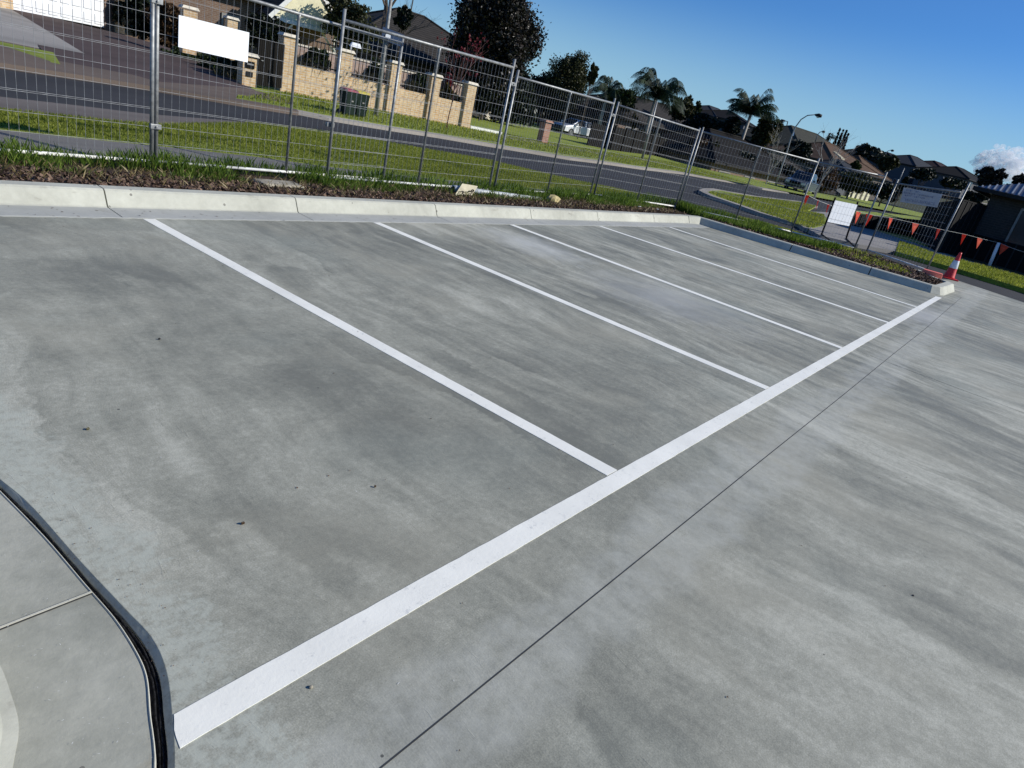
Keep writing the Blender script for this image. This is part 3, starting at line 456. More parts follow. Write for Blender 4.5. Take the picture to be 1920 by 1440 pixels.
q=[tuple(p) for p in (lk[:13])]+[tuple(P(a,b,.02)) for a,b in [(1280,308),(1140,286),(1000,262),(880,238),(600,182),(545,172)]]; x,y=scatter(q,26000,rg); blades('far_grass',x,y,np.full(len(x),.03),rg.uniform(.03,.09,len(x)),.03,.6,M['grassB'],rg,'green grass between the far kerb and the cream brick wall')
def chips(name,poly,n,z,rng,label,s=(.006,.028)):
    x,y=scatter(poly,n,rng); V=np.empty((n,4,3)); L=rng.uniform(s[0],s[1],n);Wd=L*rng.uniform(.25,.6,n);a=rng.uniform(0,2*np.pi,n);t=rng.normal(0,.45,n);t2=rng.normal(0,.45,n)
    zz=z+rng.uniform(.0,.02,n)
    for i,(u,v) in enumerate(((-1,-1),(1,-1),(1,1),(-1,1))):
        V[:,i,0]=x+np.cos(a)*L*u-np.sin(a)*Wd*v; V[:,i,1]=y+np.sin(a)*L*u+np.cos(a)*Wd*v; V[:,i,2]=zz+L*u*t+Wd*v*t2
    o=npmesh(name,V.ravel(),np.arange(n*4),4,M['chip']); o['kind']='stuff'; tag(o,label,'mulch')
chips('bark_mulch',[(-5,5.26),(12.0,5.26),(12.0,5.85),(-5,5.85)],26000,.128,rg,'brown bark mulch strip behind the pale kerb')
chips('island_mulch',[(12.4,5.0),(12.6,2.9),(12.85,.4),(13.1,.2),(14.3,.16),(15.2,.8),(15.9,2.0),(14.0,3.0),(13.2,5.0)],20000,.13,rg,'dark bark mulch filling the end of the garden island',(.008,.035))
x,y=scatter([(-5,5.35),(12,5.35),(12,6.1),(-5,6.1)],5200,rg); blades('dry_grass',x,y,np.full(len(x),.125),rg.uniform(.02,.09,len(x)),.008,1.4,M['grassdry'],rg,'dry straw coloured grass stems at the edge of the mulch')
# wood splinters on the slab
n=260; x,y=scatter([(-2.1,-1.0),(5,-1.5),(5,4.5),(-2.0,4.5)],n-90,rg); x2,y2=scatter([(-2.45,-.1),(-2.25,-.1),(-2.22,1.0),(-2.43,1.0)],90,rg); x=np.r_[x,x2];y=np.r_[y,y2]; V=np.empty((n,4,3)); L=rg.uniform(.0012,.005,n)*np.r_[np.ones(n-90),np.full(90,.6)]; a=rg.normal(.3,.9,n); Wd=L*.16
for i,(u,v) in enumerate(((-1,-1),(1,-1),(1,1),(-1,1))): V[:,i,0]=x+np.cos(a)*L*u-np.sin(a)*Wd*v; V[:,i,1]=y+np.sin(a)*L*u+np.cos(a)*Wd*v; V[:,i,2]=.0025
o=npmesh('wood_splinters',V.ravel(),np.arange(n*4),4,M['stake']); o['kind']='stuff'; tag(o,'tiny pale splinters strewn over the grey concrete','splinters')
n=520; xa,ya=scatter([(-2.1,-1.0),(6,-2.5),(10,4.5),(-2.0,4.6)],260,rg); xb,yb=scatter([(-2.2,.1),(-2.05,.1),(-2.1,1.25),(-2.2,1.25)],60,rg); xc,yc=scatter([(-4,4.62),(11,4.62),(11,5.0),(-4,5.0)],200,rg); x=np.r_[xa,xb,xc];y=np.r_[ya,yb,yc]; V=np.empty((n,4,3)); L=rg.uniform(.0012,.0048,n)*np.r_[np.ones(260),np.full(60,.5),np.full(200,1.6)]; a=rg.uniform(0,6.28,n); Wd=L*rg.uniform(.4,.9,n)
for i,(u,v) in enumerate(((-1,-1),(1,-1),(1,1),(-1,1))): V[:,i,0]=x+np.cos(a)*L*u-np.sin(a)*Wd*v; V[:,i,1]=y+np.sin(a)*L*u+np.cos(a)*Wd*v; V[:,i,2]=.0035+np.r_[np.zeros(320),np.full(200,.006)]
o=npmesh('grit',V.ravel(),np.arange(n*4),4,M['chip']); o['kind']='stuff'; tag(o,'dark crumbs and grit scattered over the slab and gathered along the kerb','grit')
# small countable bits on the slab
def leafbit(pxy,label,mat,s=.02,seed=0):
    p=P(*pxy); r=random.Random(seed); mb=MB(); pts=[(math.cos(a)*s*(1.0 if k%2 else .62)*r.uniform(.7,1.2),math.sin(a)*s*.55*r.uniform(.7,1.2),r.uniform(0,.006)) for k,a in enumerate([i*math.pi/4 for i in range(8)])]
    top=[(p[0]+a,p[1]+b,.006+c) for a,b,c in pts]; mb.add(top+[(p[0],p[1],.012)]+[(p[0]+a*.8,p[1]+b*.8,.0015) for a,b,c in pts],[(i,(i+1)%8,8) for i in range(8)]+[(i,9+i,9+(i+1)%8,(i+1)%8) for i in range(8)])
    tag(obj('dead_leaf',mb,mat),label,'leaf','bits of debris on the slab')
leafbit((455,983),'curled black and brown dead leaf in the middle of the nearest bay',M['fbrown'],.009,1)
leafbit((165,806),'small tan dead leaf near the left edge of the slab',M['flax'],.009,2)
leafbit((299,637),'dark scrap of leaf left of the first bay line',M['rubber'],.009,3)
leafbit((703,914),'tiny brown leaf stain in the centre of the nearest bay',M['fbrown'],.006,4)
def rock(name,c,r,mat,label,cat,group=None,seed=1,sq=.6):
    rr=random.Random(seed); mb=MB(); n=12; prof=[]; vs=[];fs=[]
    for i in range(6):
        ph=math.pi*i/5
        for k in range(n):
            a=2*math.pi*k/n; q=(.8+.35*rr.random()) if 0<i<5 else 1; vs.append((c[0]+r*math.sin(ph)*math.cos(a)*q,c[1]+r*math.sin(ph)*math.sin(a)*q*.8,c[2]+r*sq*math.cos(ph)))
    for i in range(5):
        for k in range(n): fs.append((i*n+k,i*n+(k+1)%n,(i+1)*n+(k+1)%n,(i+1)*n+k)[::-1])
    return tag(obj(name,mb.add(vs,fs),mat),label,cat,group)
p=P(583,1290); rock('pebble',(p[0],p[1],.004),.0065,M['stone'],'rough grey pebble just below the wide white line','pebble','bits of debris on the slab',2)
p=P(1712,1117); rock('pebble',(p[0],p[1],.002),.006,M['rubber'],'small black crumb lying on the slab at lower right','pebble','bits of debris on the slab',3)

# ================================================================= TEMPORARY FENCE
def fence(A,B,zt0,zt1,label,stay=.5,posts=(1,1),ext=.10,rail=.019,wires=True,group='temporary fence panels'):
    A=Vector((A[0],A[1],A[2] if len(A)>2 else .13)); B=Vector((B[0],B[1],B[2] if len(B)>2 else .13)); L=(B-A).length; d=(B-A)/L
    t=thing('mesh_fence',label,'fence',tuple(A),0,group)
    ta=Vector((A.x,A.y,zt0)); tb=Vector((B.x,B.y,zt1)); za=A.z+.06; zb=B.z+.06
    obj('top_rail',MB().tube([ta,ta.lerp(tb,.5)+Vector((0,0,-.004)),tb],rail,8),M['galv'],t,True)
    obj('bottom_rail',MB().tube([Vector((A.x,A.y,za)),Vector((B.x,B.y,zb))],.017,8),M['whitepipe'],t,True)
    for f,on in ((0,posts[0]),(1,posts[1])):
        if on:
            b=A.lerp(B,f); tp=ta.lerp(tb,f); obj('post',MB().tube([b+Vector((0,0,-.03)),tp+Vector((0,0,ext))],.0205,10),M['galv'],t,True)
    if stay:
        b=A.lerp(B,stay); tp=ta.lerp(tb,stay); mb=MB().tube([b+Vector((0,0,0)),tp+Vector((0,0,-.05)),tp],[.017,.017,.026],10); obj('post',mb,M['galv'],t,True)
    if wires:
        mb=MB(); n=int(L/.078)
        for i in range(1,n):
            f=i/n; b=A.lerp(B,f); tp=ta.lerp(tb,f); mb.tube([b+Vector((0,0,.06)),tp],.0016,4,False)
        nrm=Vector((-d.y,d.x,0))*.003
        for k in range(1,10):
            f=k/10; mb.tube([Vector((A.x,A.y,za+(zt0-za)*f))-nrm,Vector((B.x,B.y,zb+(zt1-zb)*f))-nrm],.0019,4,False)
            if k in (3,6): mb.tube([Vector((A.x,A.y,za+(zt0-za)*f+.014))-nrm,Vector((B.x,B.y,zb+(zt1-zb)*f+.014))-nrm],.0019,4,False)
        obj('wire_mesh',mb,M['wire'],t)
    return t
def fz(px_,py_,z=.15): q=P(px_,py_,z); return (q[0],q[1],z-.02)
def clampc(x,y,z,label):
    mb=MB(); mb.box((x,y,z),(.11,.045,.05)); mb.tube([(x,y-.04,z),(x,y+.04,z)],.012,6); return tag(obj('fence_clamp',mb,M['galv'],bevel=.004),label,'clamp','clamps joining the fence panels')
fence((-2.75,6.22,.13),fz(284,310),1.93,1.95,'wire mesh fence panel at the far left, cut by the edge of the picture',.5)
fence(fz(292,310),(3.72,6.31,.13),1.97,1.97,'wire mesh fence panel carrying the long blank white sign',.5)
fence(fz(612,338),fz(915,360),2.03,2.08,'wire mesh fence panel in front of the rubbish bins and street pole',.5,ext=.12)
fence(fz(925,360),fz(1105,368),1.97,2.01,'wire mesh fence panel behind the grey pipe lying in the grass',.5,ext=.10)
fence(fz(1113,368),fz(1265,390),2.01,1.94,'wire mesh fence panel ending at the doubled post near the kerb corner',.5,ext=.06)
fence(fz(1271,390),fz(1482,437),1.94,1.90,'wire mesh fence panel turning the kerb corner toward the parked utility truck',.5)
fence(fz(1484,438),fz(1601,467),1.90,1.95,'short dark fence panel beside the white notice board',None,posts=(0,1))
fence(fz(1625,471),(15.62,.74,.12),1.86,1.98,'end fence panel hung with the grey cloth banner',None,posts=(1,0),wires=True)
clampc(.56,6.28,1.72,'steel clamp high on the leftmost pair of fence posts'); clampc(.56,6.28,.55,'steel clamp low on the leftmost pair of fence posts')
for a,z,l in (((920,360),1.85,'steel clamp near the top of the paired posts left of the garden letterboxes'),((1109,368),1.8,'steel clamp near the top of the doubled posts by the tall grass')):
    q=P(a[0],a[1],.15); clampc(q[0],q[1],z,l)
q=P(612,338,.15); clampc(q[0],q[1]+.05,.83,'black steel clamp halfway up the tall post by the bins')
# the lone end post in its orange foot
q=P(1736,508,.13); lp=thing('fence_post','lone galvanised post standing in the mulch by the orange block','post',(q[0],q[1],.1))
obj('pole',MB().tube([(q[0],q[1],.05),(q[0]-.02,q[1]-.03,2.22)],.019,10),M['galv'],lp,True)
q=P(1744,517,.13); ft=MB().box((q[0],q[1]-.02,.18),(.24,.42,.12),R(8),.93); tag(obj('plastic_block',ft,M['footorange'],bevel=.012),'pale orange plastic fence block at the end of the kerbed island','block')
# signs
a=[PY(x,y,6.20) for x,y in ((335,28),(467,61),(464,117),(334,88))]
sg=MB(); sg.add([(p[0],6.195,p[2]) for p in a]+[(p[0],6.203,p[2]) for p in a],[(3,2,1,0),(4,5,6,7),(0,1,5,4),(1,2,6,5),(2,3,7,6),(3,0,4,7)])
tag(obj('sign_board',sg,M['white']),'long blank white sign fixed high on the wire fence','sign')
# white notice board on black legs
b0=P(1540,441,.0); b1=P(1586,449,.0); nb=thing('notice_board','white notice board on two black legs behind the fence corner','sign',tuple(b0))
def pl(x,y): return PL(x,y,b0,b1)
c=[pl(*v) for v in ((1566,375.6),(1608,384),(1592,424),(1551,416))]; nn=np.cross(b1-b0,[0,0,1]); nn/=np.linalg.norm(nn)
mb=MB(); mb.add([tuple(p-nn*-.0) for p in c]+[tuple(p-nn*.02) for p in c],[(3,2,1,0),(4,5,6,7),(0,1,5,4),(1,2,6,5),(2,3,7,6),(3,0,4,7)]); obj('panel',mb,M['white'],nb)
for s,(bx,top) in enumerate(((b0,c[0]),(b1,c[1]))):
    bt=(bx[0],bx[1],0); k=top+np.array([0,0,.08]); obj('leg',MB().beam(bt,tuple(k+( -nn*.03)),.045,.045),M['blackm'],nb); fo=P(1565 if s==0 else 1600,460 if s==0 else 463,0); obj('brace',MB().beam((bt[0],bt[1],.03),(fo[0],fo[1],.03),.03,.03),M['blackm'],nb)
obj('crossbar',MB().beam(tuple(c[2]-nn*.02),tuple(c[3]-nn*.02),.03,.04),M['blackm'],nb)
# cloth banner
A_=P(1625,471,.15); B_=np.array([15.62,.74,.1]); qq=[PL(x,y,A_,B_) for x,y in ((1693,351),(1766,364),(1756,389),(1686,378))]
bn=thing('banner','faded grey cloth banner with reversed lettering tied to the end fence panel','banner',tuple(qq[3])); nv=np.cross(B_-A_,[0,0,1]);nv/=np.linalg.norm(nv)
if np.dot(nv,CAM-A_)<0: nv=-nv
mb=MB(); N=16; V=[]
for j in range(5):
    for i in range(N+1):
        u=i/N;v=j/4; p=(qq[0]*(1-u)+qq[1]*u)*(1-v)+(qq[3]*(1-u)+qq[2]*u)*v; V.append(tuple(p-nv*(.03+.012*math.sin(u*9+v*3))))
mb.add(V,[(j*(N+1)+i,j*(N+1)+i+1,(j+1)*(N+1)+i+1,(j+1)*(N+1)+i) for j in range(4) for i in range(N)]); o=obj('cloth',mb,M['cloth'],bn); s_=o.modifiers.new('t','SOLIDIFY'); s_.thickness=.003
mb=MB(); rr=random.Random(4)
for v0,hh_,u0,u1 in ((.08,.10,.1,.45),(.27,.10,.05,.8),(.45,.08,.1,.6),(.68,.19,.08,.92)):
    u=u0
    while u<u1:
        wd=rr.uniform(.02,.045)
        for k in range(3):
            vv=v0+hh_*k/2*.9; 
            if rr.random()<.7:
                pp=[((qq[0]*(1-a)+qq[1]*a)*(1-b)+(qq[3]*(1-a)+qq[2]*a)*b)-nv*.012 for a,b in ((u,vv),(u+wd,vv),(u+wd,vv+.03),(u,vv+.03))]; mb.add([tuple(p) for p in pp],[(0,1,2,3)])
        if rr.random()<.8:
            pp=[((qq[0]*(1-a)+qq[1]*a)*(1-b)+(qq[3]*(1-a)+qq[2]*a)*b)-nv*.013 for a,b in ((u,v0),(u+.009,v0),(u+.009,v0+hh_),(u,v0+hh_))]; mb.add([tuple(p) for p in pp],[(0,1,2,3)])
        u+=wd+.018
    obj('lettering',mb,M['clothink'],bn); mb=MB()
# fallen painted board
k0=P(850,372,.13); k1=P(880,377,.13); tl=np.array([0,0,0.]);
fb=thing('painted_board','cream board with black hand-painted scrawl leaning on the grey pipe','sign',tuple(k0))
Yb=5.80; BL=PY(850,370,Yb); BR=PY(879,375,Yb); TLp=PY(867,344,Yb+.14); TRp=PY(896,349,Yb+.14)
def bq(u,v,o=0.): p=(BL*(1-u)+BR*u)*(1-v)+(TLp*(1-u)+TRp*u)*v; n_=np.cross(BR-BL,TLp-BL); n_/=np.linalg.norm(n_); n_= n_ if np.dot(n_,CAM-BL)>0 else -n_; return p+n_*o
mb=MB(); mb.add([tuple(bq(u,v,o)) for o in (0,-.012) for u,v in ((0,0),(1,0),(1,1),(0,1))],[(0,1,2,3),(7,6,5,4),(0,4,5,1),(1,5,6,2),(2,6,7,3),(3,7,4,0)]); obj('board',mb,M['offwhite'],fb)
mb=MB()
def stroke(pts,wd=.021):
    for (a,b) in zip(pts[:-1],pts[1:]):
        A=Vector(bq(*a,.006));Bv=Vector(bq(*b,.006)); mb.beam(tuple(A),tuple(Bv),wd,.004)
stroke([(.18,.42),(.30,.50),(.42,.44),(.55,.50)]);stroke([(.30,.50),(.36,.38),(.46,.30),(.50,.22)])
stroke([(.60,.46),(.66,.60),(.74,.52),(.80,.66)]);ring=[(.84+.07*math.cos(a),.62+.09*math.sin(a)) for a in [i*math.pi/4 for i in range(9)]];stroke(ring)
stroke([(.56,.10),(.62,.28),(.70,.12),(.78,.30)]);stroke([(.74,.40),(.90,.44)]);stroke([(.86,.14),(.88,.36)])
obj('scrawl',mb,M['black'],fb)
# pipe lying in the grass
a=PY(850,353,6.0);b=PY(1015,374,5.95); pp=thing('fallen_pipe','grey plastic pipe lying in the grass along the fence foot','pipe',(a[0],a[1],.15))
obj('tube',MB().tube([tuple(a),tuple((a+b)/2),tuple(b)],.04,16),M['pvc'],pp,True); dv=(b-a)/np.linalg.norm(b-a); obj('dark_mouth_disc',MB().tube([tuple(a-dv*.004),tuple(a+dv*.002)],.034,16),M['black'],pp); obj('collar',MB().tube([tuple(a-dv*.001),tuple(a+dv*.16)],.05,16),M['pvc'],pp,True)  # black disc on the capped end stands in for the shade inside the pipe
# concrete foot and stones
a=P(478,336,.16);b=P(556,345,.16); mb=MB(); mb.box(((a[0]+b[0])/2,(a[1]+b[1])/2-.06,.135),(.60,.30,.07),R(-3),.85); tag(obj('concrete_foot',mb,M['stone'],bevel=.02),'rough broken concrete block under the middle post of the left fence','block')
q=P(1036,376,.15); rock('sandstone_lump',(q[0],q[1],.17),.16,M['yellowstone'],'yellowish lump of stone in the grass at the end of the pipe','stone',None,8,.55)
q=P(1556,440,.1)
for i,(a,l) in enumerate((((1199,388),'flat white scrap in the grass beside the kerb, left one'),((1233,393),'flat white scrap in the grass beside the kerb, right one'))):
    q=P(a[0],a[1],.15); tag(obj('paper_scrap',MB().box((q[0],q[1],.16),(.10,.05,.008),.3),M['white'],bevel=.002),l,'litter','white scraps in the grass')

# ================================================================= cone, flags, stake
q=P(1778,521,.02); cn=thing('traffic_cone','red traffic cone with a white band standing beyond the kerb end','traffic cone',(q[0],q[1],0.0))
obj('base',MB().box((q[0],q[1],.02),(.36,.36,.035),.5),M['red'],cn,bevel=.01)
obj('cone_body',MB().lathe((q[0],q[1],.035),[(.14,0),(.125,.03),(.035,.60),(.03,.64)],28),M['red'],cn,True)
obj('band',MB().lathe((q[0],q[1],.035),[(.095,.24),(.0965,.243),(.066,.432),(.064,.435)],28),M['reflect'],cn,True)
sp=P(1855,498,.02); st=thing('white_stake','white plastic stake holding the flag string on the side lawn','stake',(sp[0],sp[1],0)); tp=PD(1873,455,math.hypot(*(sp[:2]-CAM[:2]))); obj('rod',MB().tube([(sp[0],sp[1],-.02),(tp[0],tp[1],tp[2])],.055,10),M['white'],st,True)
def bunting(label,pts,flags,dist0,dist1,size):
    P3=[]; n=len(pts)
    L=[0]+list(np.cumsum([math.hypot(pts[i+1][0]-pts[i][0],pts[i+1][1]-pts[i][1]) for i in range(n-1)]))
    for i,p in enumerate(pts): P3.append(PD(p[0],p[1],dist0+(dist1-dist0)*L[i]/L[-1]))
    t=thing('bunting',label,'bunting',tuple(P3[0])); obj('string',MB().tube([tuple(p) for p in P3],.006,5),M['cord'],t)
    xs=[p[0] for p in pts]
    for i,(fx,tw) in enumerate(flags):
        k=max(j for j in range(n-1) if xs[j]<=fx or j==0); u=(fx-xs[k])/(xs[k+1]-xs[k]); p=Vector(P3[k]*(1-u)+P3[k+1]*u); d=Vector(P3[k+1]-P3[k]).normalized(); d=(Matrix.Rotation(tw,4,'Z')@d.to_4d()).to_3d()
        a=p-d*size*.5;b=p+d*size*.5;nn_=d.cross(Vector((0,0,1))).normalized(); c=p+Vector((0,0,-size*1.05))+nn_*size*.12
        mb=MB(); mb.add([a,b,c,p+nn_*size*.06-Vector((0,0,size*.4)),a+nn_*.003,b+nn_*.003,c+nn_*.003],[(0,3,2),(0,1,3),(1,2,3),(4,6,5)]); obj('flag',mb,M['orange'],t)
    return t
def D(p): return math.hypot(p[0]-CAM[0],p[1]-CAM[1])
bunting('string of orange flags running from the fence post to the notice board',[(1506,362),(1534,376),(1560,386)],[(1513,.7),(1534,.4),(1553,.5)],18.4,21.5,.24)
bunting('string of orange flags stretched right to the white stake',[(1605,396),(1640,404),(1668,408),(1722,420),(1768,431),(1812,440),(1846,449),(1872,455)],[(1610,.2),(1630,1.2),(1671,.3),(1717,0.),(1760,.9),(1808,1.0),(1838,.1)],24,D(sp),.36)
bunting('string of orange flags running past the white stake out of the picture',[(1873,455),(1900,466),(1960,486)],[(1885,.1),(1935,.3)],D(sp),D(sp)-1.5,.36)

# ================================================================= vegetation builders
def leaf_cloud(blobs,n,size,rng,clump=26,crad=.3,flatk=.0,tri=False):
    w_=np.array([b[3]*b[4]*b[5] for b in blobs])**.67; w_=w_/w_.sum(); nc=max(1,n//clump); pick=rng.choice(len(blobs),nc,p=w_); Bv=np.array(blobs)[pick]
    d=rng.normal(size=(nc,3)); d/=np.linalg.norm(d,axis=1)[:,None]; r=rng.uniform(.35,1.02,nc)**.5; C=Bv[:,:3]+d*Bv[:,3:]*r[:,None]
    cen=np.repeat(C,clump,axis=0)+rng.normal(size=(nc*clump,3))*crad*np.minimum(1,Bv[:,3:].repeat(clump,axis=0)/1.2)
    m_=len(cen); a=rng.normal(size=(m_,3));a/=np.linalg.norm(a,axis=1)[:,None]; b=np.cross(a,rng.normal(size=(m_,3)));b/=np.linalg.norm(b,axis=1)[:,None]; s=(size*rng.uniform(.5,1.3,m_))[:,None]
    V=np.stack([cen-a*s,cen+b*s*.6,cen+a*s,cen-b*s*.6],1); return V.reshape(-1)
def limbs(base,top,blobs,r0,rng,nl=10,mat=None):
    mb=MB(); b=np.array(base,float);t=np.array(top,float); pts=[b+(t-b)*k/6+np.array([rng.normal()*.05,rng.normal()*.05,0])*(k>0)*np.linalg.norm(t-b)*.12 for k in range(7)]
    mb.tube([tuple(p) for p in pts],[r0*(1-.12*k) for k in range(7)],8)
    for i in range(nl):
        s=pts[2+i%4]; e=np.array(blobs[i%len(blobs)][:3])+rng.normal(size=3)*np.array(blobs[i%len(blobs)][3:])*.3; mid=(s+e)/2+np.array([0,0,-.1]); mb.tube([tuple(s),tuple(mid),tuple(e)],[r0*.4,r0*.25,r0*.08],5)
    return mb
def tree(name,label,cat,base,blobs,n,size,mat,group='trees behind the houses and walls',bark='bark',r0=.14,seed=1,crad=.3,clump=26):
    rng=np.random.default_rng(seed); t=thing(name,label,cat,tuple(base),0,group); n=int(n*1.7); size=size*1.45
    V=leaf_cloud(blobs,n,size,rng,clump,crad); npmesh('crown',V,np.arange(len(V)//3),4,mat,t)
    c=np.mean([b[:3] for b in blobs],axis=0); obj('trunk',limbs(base,c,blobs,r0,rng),M[bark],t,True); return t
def blobs_px(cx,cy,w,h,dist,k,seed,depth=None,up=.5):
    # a crown of k lobes filling the ellipse (cx,cy,w,h) of the photograph at that distance
    rng=np.random.default_rng(seed); c=PD(cx,cy,dist); zc=np.dot(c-CAM,AF); s=zc/FPX; rx=w/2*s*.86; rz=h/2*s*.88; out=[]; k=int(k*1.7)
    lat=np.array([math.sin(YAW),-math.cos(YAW),0]) 
    for i in range(k):
        a=2*math.pi*i/k+rng.uniform(-.3,.3); q=rng.uniform(.3,.80); px_=math.cos(a)*q*rx; pz=math.sin(a)*q*rz; dy=rng.uniform(-.5,.5)*rx
        p=c+lat*px_+np.array([0,0,pz])+np.array([lat[1],-lat[0],0])*-dy; rr_=rng.uniform(.24,.46)
        out.append((p[0],p[1],p[2],rx*rr_,rx*rr_,rz*rr_))
    out.append((c[0],c[1],c[2],rx*.6,rx*.6,rz*.62)); return out,c,s
def ptree(name,label,cat,cx,cy,w,h,dist,n,mat,seed,k=8,size=None,zb=None,**kw):
    bl,c,s=blobs_px(cx,cy,w,h,dist,k,seed); base=(c[0],c[1],zb if zb is not None else hill(c[0],c[1])-.2); mr=w/2*s
    return tree(name,label,cat,base,bl,n,size or max(.055,1.6*s),M[mat] if isinstance(mat,str) else mat,seed=seed,crad=max(.12,mr*.12),r0=max(.05,mr*.05),**kw)
def palm(label,cx,cy,dist,fl,seed,tr=.16,nf=22,droop=2.05,group='palms above the house roofs'):
    rng=np.random.default_rng(seed); c=PD(cx,cy,dist); zb=hill(c[0],c[1])-.2; t=thing('palm_tree',label,'palm tree',(c[0],c[1],zb),0,group)
    obj('trunk',MB().tube([(c[0]+.15,c[1],zb),(c[0]-.05,c[1],(zb+c[2])/2),(c[0],c[1],c[2])],[tr*1.25,tr,tr*.8],10),M['palebark'],t,True)
    V=[]
    for i in range(nf):
        a=2*math.pi*i*.382+rng.uniform(-.2,.2); el=rng.uniform(.15,1.35); L=fl*rng.uniform(.8,1.1); d=np.array([math.cos(a)*math.cos(el),math.sin(a)*math.cos(el),math.sin(el)]); side=np.array([-math.sin(a),math.cos(a),0]); p=c.copy(); prev=p.copy(); K=22
        for j in range(K):
            u=j/K; d2=d+np.array([0,0,-droop*u*u]); d2/=np.linalg.norm(d2); q=p+d2*L/K; wd=.018
            V+=[p-side*wd,p+side*wd,q+side*wd,q-side*wd]
            ll=fl*.30*math.sin(math.pi*min(1,.12+u*.9))
            for sg_ in (-1,1):
                for e in range(2):
                    if rng.random()<.12: continue
                    o_=p+(q-p)*e/2; tip=o_+side*sg_*ll*.6+d2*ll*.35+np.array([0,0,-ll*.75]); w2=d2*fl*.0085; V+=[o_-w2,o_+w2,tip+w2*.3,tip-w2*.3]
            p=q
    V=np.array(V).ravel(); npmesh('fronds',V,np.arange(len(V)//3),4,M['fpalm'],t); return t
def bare(name,label,cat,base,H,seed,mat='bark',r0=.05,spread=.5,levels=4,leaf=None,group=None,nb=3,lean=(0,0)):
    rng=random.Random(seed); t=thing(name,label,cat,tuple(base),0,group); mb=MB(); tips=[]
    def grow(p,d,L,r,lv):
        pts=[p];q=p
        for k in range(3): d=(d+Vector((rng.uniform(-.16,.16),rng.uniform(-.16,.16),rng.uniform(-.05,.1)))).normalized(); q=q+d*L/3; pts.append(q)
        mb.tube(pts,[r,r*.85,r*.7,r*.55],5 if lv<2 else 4,False)
        if lv==0: tips.append(q); return
        for k in range(nb if lv<levels else nb+2):
            a=rng.uniform(0,6.28); nd=(d+Vector((math.cos(a),math.sin(a),rng.uniform(-.1,.3)))*spread).normalized(); grow(pts[rng.choice([1,2,3,3])],nd,L*rng.uniform(.55,.8),r*.5,lv-1)
    grow(Vector(base),Vector((lean[0],lean[1],1)).normalized(),H*.42,r0,levels); obj('trunk',mb,M[mat],t)
    if leaf:
        rg_=np.random.default_rng(seed); bl=[(p.x,p.y,p.z,.22,.22,.22) for p in tips]; V=leaf_cloud(bl,leaf[1],leaf[2],rg_,6,.12); npmesh('crown',V,np.arange(len(V)//3),4,M[leaf[0]],t)
    return t
def spiky(name,label,cat,c,rad,n,L,mat,seed,group=None,z=None,droop=.9):
    rng=np.random.default_rng(seed); V=[]
    for i in range(n):
        a=rng.uniform(0,6.28); el=rng.uniform(.2,1.4); p=np.array(c,float)+np.array([rng.uniform(-1,1)*rad[0],rng.uniform(-1,1)*rad[1],0]); l=L*rng.uniform(.6,1.2); d=np.array([math.cos(a)*math.cos(el),math.sin(a)*math.cos(el),math.sin(el)]); s=np.array([-math.sin(a),math.cos(a),0])*.02
        for k in range(4):
            d2=d+np.array([0,0,-droop*(k/3)**1.3]); q=p+d2*l/4; V+=[p-s*(1-k*.2),p+s*(1-k*.2),q+s*(.8-k*.2),q-s*(.8-k*.2)]; p=q
    V=np.array(V).ravel(); o=npmesh(name,V,np.arange(len(V)//3),4,M[mat]); return tag(o,label,cat,group)

